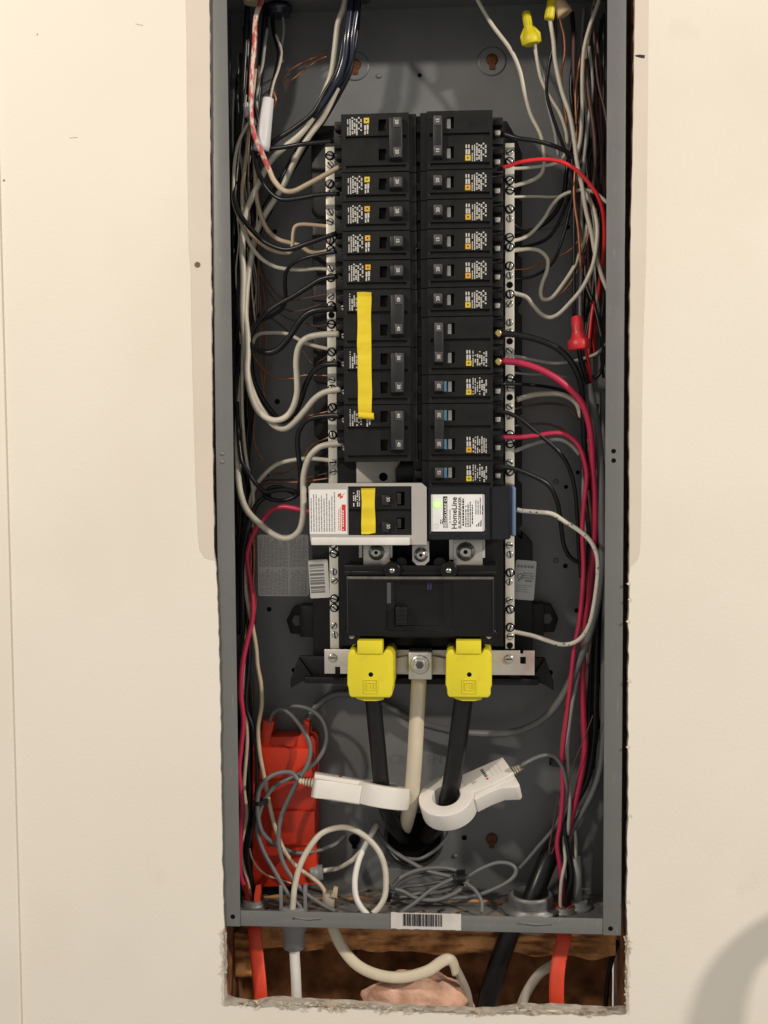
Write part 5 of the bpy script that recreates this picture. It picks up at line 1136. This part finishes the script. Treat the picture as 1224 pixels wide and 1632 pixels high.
# ------------------------------------------------------------------ grey cords of the sensors
def cord(label, pts, ds, w=7.5, m=W_GREY, start=None, end=None):
    q = path(pts, ds)
    if start is not None: q = smooth([start] + [q[i] for i in range(4, len(q), 6)])
    if end is not None: q = smooth([q[i] for i in range(0, len(q) - 6, 6)] + [end])
    return tag(G().tube(q, w / 2 / 1.78, 8).build('sensor_cord', m), label, 'cord', 'grey sensor cords')
cord('grey cord looping from the sideways sensor clamp over the red shield', [(478, 1236), (457, 1230), (434, 1236), (418, 1250), (410.6, 1271), (412, 1306), (422, 1333), (443, 1348), (466, 1358), (487, 1359), (516, 1353), (540, 1342), (555, 1327)], [30, 30, 36, 60, 84], start=cordL)
cord('grey cord forming the inner upright loop above the red shield', [(430, 1150), (434, 1138), (446, 1130), (463, 1138), (481, 1160), (493, 1183), (494, 1204), (487, 1225), (474, 1246), (457, 1280), (447, 1306), (444, 1336), (449, 1368), (463, 1395), (484, 1421), (514, 1442), (534, 1452)], [60, 46, 38, 36, 34])
cord('grey cord forming the outer upright loop above the red shield', [(446, 1134), (460, 1127), (478, 1126), (499, 1133), (516, 1151), (521, 1178), (511, 1204), (490, 1226), (458, 1243), (437, 1254), (422, 1274), (413, 1298), (410.6, 1327), (421, 1359), (440, 1392), (457, 1421), (483, 1450)], [62, 54, 48, 42, 36, 34])
cord('grey cord climbing from the round ring sensor to the cable tie and down', [(823, 1226), (836, 1217), (851, 1209), (866, 1204), (880, 1205), (893, 1216), (901, 1240), (902, 1270), (892, 1304), (876, 1329), (851, 1357), (834, 1378), (820, 1392)], [30, 36, 44, 60, 60], start=cordR, w=7)
cord('grey cord sloping from the cable opening to the tied coil', [(600, 1318), (604, 1330), (624, 1354), (653, 1373), (682, 1388), (722, 1398)], [88, 76, 62, 50])
cord('grey cord wrapped round the lower rim of the cable opening', [(718, 1318), (713, 1332), (703, 1346), (688, 1359), (668, 1369), (645, 1368)], [86, 84, 84], w=6.5)
cord('outermost turn of the tied grey coil on the box floor', [(621, 1418), (640, 1398), (670, 1386), (707, 1383), (736, 1392), (744, 1405), (727, 1422), (697, 1434), (665, 1432), (641, 1420), (622, 1416)], [50, 56, 60, 44, 40, 48])
cord('second turn of the tied grey coil on the box floor', [(617, 1424), (645, 1403), (680, 1393), (715, 1391), (735, 1398), (726, 1412), (700, 1422), (668, 1424), (640, 1430), (620, 1426)], [54, 62, 64, 50, 48, 52], w=7)
cord('third turn of the tied grey coil on the box floor', [(618, 1428), (640, 1414), (672, 1410), (706, 1404), (734, 1394), (720, 1409), (692, 1418), (664, 1437), (642, 1436), (619, 1428)], [58, 66, 66, 58, 52, 54], w=7)
cord('loop of grey cord reaching from the coil toward the conduit bushing', [(730, 1404), (746, 1397), (766, 1385), (793, 1375), (815, 1378), (822, 1390), (810, 1405), (780, 1420), (751, 1429), (717, 1432), (680, 1436), (640, 1434)], [52, 50, 50, 46, 44, 54], w=7)
cord('grey cord dropping from the coil to the bottom flange', [(736, 1402), (746, 1410), (758, 1420), (767, 1436), (768, 1456)], [44, 40, 30], w=7)
cord('grey cord crossing the coil down to the crumpled barcode label', [(722, 1400), (700, 1411), (686, 1419), (664, 1437), (645, 1450), (632, 1460)], [46, 40, 30], w=7)
# ties
def tie(label, a, b, d, w, r=6.0):
    p, q = P(*a, d), P(*b, d)
    pts = []
    n = (q - p).normalized(); c = (p + q) / 2; rad = (q - p).length / 2
    for k in range(25):
        t = 2 * math.pi * k / 24; pts.append(c + n * rad * math.cos(t) + Vector((0, 1, 0)) * r * math.sin(t))
    g = G(); side = n.cross(Vector((0, 1, 0)))
    vs = []
    for p_ in pts:
        o = (p_ - c).normalized() * 0.5
        vs += [p_ - side * w, p_ + side * w, p_ + side * w + o, p_ - side * w + o]
    m_ = len(pts)
    for k in range(m_ - 1):
        i, j = 4 * k, 4 * k + 4
        g.add([vs[i], vs[i + 1], vs[i + 2], vs[i + 3], vs[j], vs[j + 1], vs[j + 2], vs[j + 3]], [(0, 1, 5, 4), (1, 2, 6, 5), (2, 3, 7, 6), (3, 0, 4, 7)])
    h = c + n * rad; g.box(h.x - 2.2, h.x + 2.2, h.y - 4, h.y + 1, h.z - 2, h.z + 2)
    tag(g.build('cable_tie', W_BLACK), label, 'cable tie', 'black cable ties')
tie('black cable tie gathering the cord loops over the red shield', (404, 1279), (424, 1277), 36, 1.8)
tie('black cable tie on the cord beside the round ring sensor', (876, 1213), (897, 1215), 48, 3.2)
tie('black cable tie binding the floor coil near the keyhole', (734, 1388), (736, 1406), 50, 4.0, 9)
tie('black cable tie binding the floor coil beside the white cable loop', (616, 1412), (619, 1432), 54, 2.6, 7)

# ------------------------------------------------------------------ white cables on the box floor
cable('white_cable', 'white cable arching from the bottom clamp over in a tall hoop', W_WHITE, 10.5, [(466, 1455), (468, 1430), (470, 1412), (478, 1380), (493, 1351), (513, 1328), (540, 1319), (563, 1322), (587, 1337), (605, 1359), (614, 1386), (615, 1415), (612, 1432), (604, 1446), (594, 1456)], [30, 34, 40, 44, 42, 36, 28], group='white cables in the bottom')
cable('white_cable', 'bright white cable crossing the hoop down to the bottom flange', W_PURE, 10.5, [(600, 1316), (595, 1324), (584, 1345), (573, 1368), (566, 1398), (567, 1427), (575, 1445), (586, 1458)], [74, 50, 34, 26], group='white cables in the bottom')
cable('white_cable', 'white cable leaving the grey side connector under the hoop', W_WHITE, 9, [(514, 1388), (526, 1386), (540, 1383), (560, 1372), (576, 1355), (590, 1332)], [66, 70, 66, 74], group='white cables in the bottom')
p = P(508, 1391, 66)
tag(G().lathe(p + Vector((-9, 0, -1)), (1, 0.1, 0.1), [(0, 7), (2, 8.6), (9, 8.6), (9.2, 7.4), (13, 7.2)], 18).build('cable_connector', PVC), 'grey plastic cable connector lying beside the red shield', 'connector', 'cable connectors')

# ------------------------------------------------------------------ fittings through the floor of the box
def fitting(name, label, px, py, d, m, prof, n=22, extra=None, cat='connector'):
    c = P(px, py, d); t = thing(name, label, cat, (c.x, d, 0), 'cable connectors')
    G().lathe((c.x, d, 0), (0, 0, 1), prof, n).build('collar', m, t)
    return t, c.x
zf = 1.6
t, cx_ = fitting('cable_connector', 'galvanised connector under the orange jacket below the crimson wire', 404, 1440, 50, GALV, [(-9, 9), (-1, 9), (-1, 12.5), (3.5, 12.5), (4, 10.5), (7, 10.5)])
t, cx_ = fitting('cable_connector', 'galvanised connector under the orange jacket beside the conduit bushing', 898, 1450, 50, GALV, [(-9, 9), (-1, 9), (-1, 12.5), (3.5, 12.5), (4, 10.5), (7, 10.5)])
t, cx_ = fitting('cable_connector', 'grey plastic connector with two prongs holding the white hoop cable', 468, 1450, 36, PVC, [(-34, 10.2), (-18, 10.2), (-17, 12), (-8, 12), (-7, 14.5), (0, 14.5), (3, 12), (6, 10)])
for s in (-1, 1): G().box(cx_ + s * 11.5 - 1.6, cx_ + s * 11.5 + 1.6, 32, 40, 3, 27).build('prong', PVC, t, bevel=0.6)
t, cx_ = fitting('cable_connector', 'small beige clamp in the floor gripping the tan wire', 525, 1440, 48, mat('beige_clamp', (0.34, 0.30, 0.24), 0.6), [(-5, 6), (2, 6), (3, 6.8), (16, 6.2)])
G().prism([(cx_ + 2, 14), (cx_ + 8, 13), (cx_ + 9, 22), (cx_ + 5, 23), (cx_ + 4, 18)], 40, 46).build('clamp_jaw', W_TAN, t, bevel=0.4)
t = thing('conduit_bushing', 'large threaded steel conduit bushing around the black cable on the floor', 'conduit fitting', (X(846, 1440, 50), 50, 0))
c = P(846, 1440, 50); prof = [(-14, 19), (1.6, 19), (1.6, 27), (6, 27), (6.4, 20.6)]
for k in range(5): prof += [(7.5 + 2 * k, 21.4), (8.5 + 2 * k, 19.8)]
prof += [(18, 20.6), (18.5, 17.5), (2, 17.5)]
G().lathe((c.x, 50, 0), (0, 0, 1), prof, 36).build('threaded_collar', GALV, t)
G().lathe((c.x, 50, 2.4), (0, 0, 1), [(0, 17.4), (0.4, 17.4)], 30).build('dark_bore', VOID, t)
cable('black_cable', 'thick black cable rising out of the steel conduit bushing', W_BLACK, 34, [(838, 1470), (846, 1440), (856, 1412), (868, 1382), (880, 1355), (890, 1330)], [50, 54, 66, 84], group='thick cables')
# white sheath in the lower corner
tag(G().tube([P(917, 1366, 62), P(919, 1400, 62), P(921, 1446, 60)], 5.2, 14).build('cable_sheath', W_LGREY), 'pale grey flat cable sheath standing in the lower corner', 'cable sheath')
G_ = G().box(P(926, 1417, 58).x, P(941, 1417, 58).x, 57, 59, P(930, 1419, 58).z, P(930, 1415, 58).z)
tag(G_.build('floor_pin', GALV, bevel=0.3), 'small steel pin lying level near the pale sheath', 'pin')
t, cx_ = fitting('cable_connector', 'dark connector ring in the floor under the pale sheath', 921, 1446, 58, PVC, [(-6, 8), (0, 8), (0, 13), (5, 13), (6, 9), (9, 9)])
# orange jackets above the floor, slit open
def jacket(label, pts, ds, w, flat):
    q = path(pts, ds)
    return tag(G().tube(q, w / 2 / 1.78, 16, 0, flat).build('orange_cable', ORANGE), label, 'cable', 'orange jacketed cables')
def split_jacket(px, d, y0, y1, label):
    c = P(px, y0, d); zt = P(px, y1, d).z; vs = []; n = 28; g = G()
    for k in range(n + 1):
        a = -math.pi / 2 + 0.25 + (2 * math.pi - 0.5) * k / n; e = 3.5 * abs(noise.noise(Vector((k * 0.4, px, 1)))) + (-9 if k in (0, n) else 0)
        ca, sa = math.cos(a), math.sin(a)
        vs += [(c.x + 7.6 * ca, d + 6.4 * sa, 5), (c.x + 9.0 * ca, d + 7.4 * sa, zt + e), (c.x + 8.3 * ca, d + 6.8 * sa, zt + e), (c.x + 7.0 * ca, d + 5.8 * sa, 5)]
    for k in range(n):
        i = 4 * k; j = i + 4; g.add([vs[q] for q in (i, i + 1, i + 2, i + 3, j, j + 1, j + 2, j + 3)], [(0, 4, 5, 1), (1, 5, 6, 2), (2, 6, 7, 3)])
    tag(g.build('orange_jacket_end', ORANGE), label, 'cable jacket', 'slit orange jacket ends')
split_jacket(404, 48, 1440, 1408, 'slit orange jacket end around the crimson wire')
split_jacket(898, 48, 1456, 1442, 'slit orange jacket end around the white wire beside the bushing')
# ------------------------------------------------------------------ below the box
jacket('flat orange cable below the box beside the white pipe', [(405, 1470), (406, 1486), (410, 1530), (414, 1570), (417, 1625)], [50, 42, 30, 22], 24, 0.32)
jacket('flat orange cable below the box beside the black cable', [(897, 1478), (899, 1495), (891, 1530), (887, 1570), (888, 1640)], [50, 40, 30, 22], 25, 0.32)
tag(G().tube(path([(468, 1490), (470, 1530), (472, 1570), (474, 1640)], [36, 34, 32]), 4.9, 16).build('white_pipe', W_PURE), 'white plastic pipe below the box in a grey coupling', 'pipe')
cable('tan_cable', 'flat tan cable drooping below the box over the pink insulation', W_CREAM, 19, [(526, 1462), (532, 1482), (545, 1510), (568, 1537), (600, 1553), (640, 1558), (680, 1548), (703, 1533), (716, 1528), (723, 1536), (727, 1550)], [50, 40, 30, 28, 34, 40], group='cables below the box', flat=0.6)
cable('tan_cable', 'dull grey tan cable bending down beyond the drooping tan cable', mat('dull_jacket', (0.34, 0.30, 0.24), 0.5), 14, [(712, 1530), (722, 1537), (735, 1560), (746, 1590), (750, 1640)], [36, 44, 60], group='cables below the box')
cable('black_cable', 'thick black cable slanting down below the conduit bushing', W_BLACK, 34, [(826, 1450), (815, 1480), (800, 1520), (787, 1560), (776, 1600), (768, 1660)], [50, 60, 62], group='cables below the box')
cable('white_cable', 'dull white cable slanting behind the orange cable below the box', mat('dull_white', (0.46, 0.42, 0.36), 0.5), 17, [(900, 1522), (884, 1536), (862, 1550), (845, 1572), (832, 1600), (824, 1640)], [70, 60, 56], group='cables below the box', flat=0.6)
tag(G().tube(path([(571, 1478), (569, 1500), (566, 1522)], [92, 94]), 1.6, 8).build('nail', mat('dark_iron', (0.03, 0.025, 0.02), 0.5, 0.5)), 'dark iron nail hanging from the wood above the white pipe', 'nail')
cable('black_cable', 'thin dark cable hanging in the shade beside the right hand stud', W_BLACK, 9, [(985, 1500), (975, 1530), (968, 1570), (962, 1640)], [80, 84, 84], group='cables below the box')
# ------------------------------------------------------------------ top connectors
for px, py, d, label in ((445, 18, 70, 'dark ring connector in the box top above the white sleeve'), (572, -6, 46, 'dark ring connector in the box top where thick wires enter')):
    c = P(px, py, d)
    t = thing('cable_connector', label, 'connector', (c.x, d, c.z), 'cable connectors')
    G().lathe((c.x, d, c.z - 4), (0, 0, 1), [(0, 7), (0, 10.5), (4, 10.5), (4.5, 12.5), (8, 12.5), (8.5, 9), (HT - c.z + 3, 9)], 24).build('collar', W_NAVY, t)
t = thing('cable_connector', 'tan ring connector in the box top above the red marked wire', 'connector', (X(404, 2, 40), 40, Z(404, 2, 40)), 'cable connectors')
c = P(404, 2, 40); G().lathe((c.x, 40, c.z - 2), (0, 0, 1), [(0, 6), (0, 9), (3, 9.5), (6, 8), (HT - c.z + 2, 8)], 22).build('collar', W_TAN, t)
# an unseen tube, added only to cast the arched shadow on the wall
LP = Vector(LAMP_R); hz = []
for px, py, t in ((1136, 1760, 0.11), (1136, 1690, 0.11), (1141, 1625, 0.11), (1157, 1565, 0.11), (1187, 1520, 0.11), (1232, 1490, 0.11), (1310, 1474, 0.10), (1400, 1474, 0.06), (1480, 1478, 0.03), (1530, 1480, -0.002)):
    w = P(px, py, WD); hz.append(w + (LP - w) * t)
hz = smooth(hz)
tag(G().tube(hz, 15, 20).build('shadow_caster', W_LGREY), 'grey tube added out of view to cast an arched shadow on the wall', 'shadow_caster')
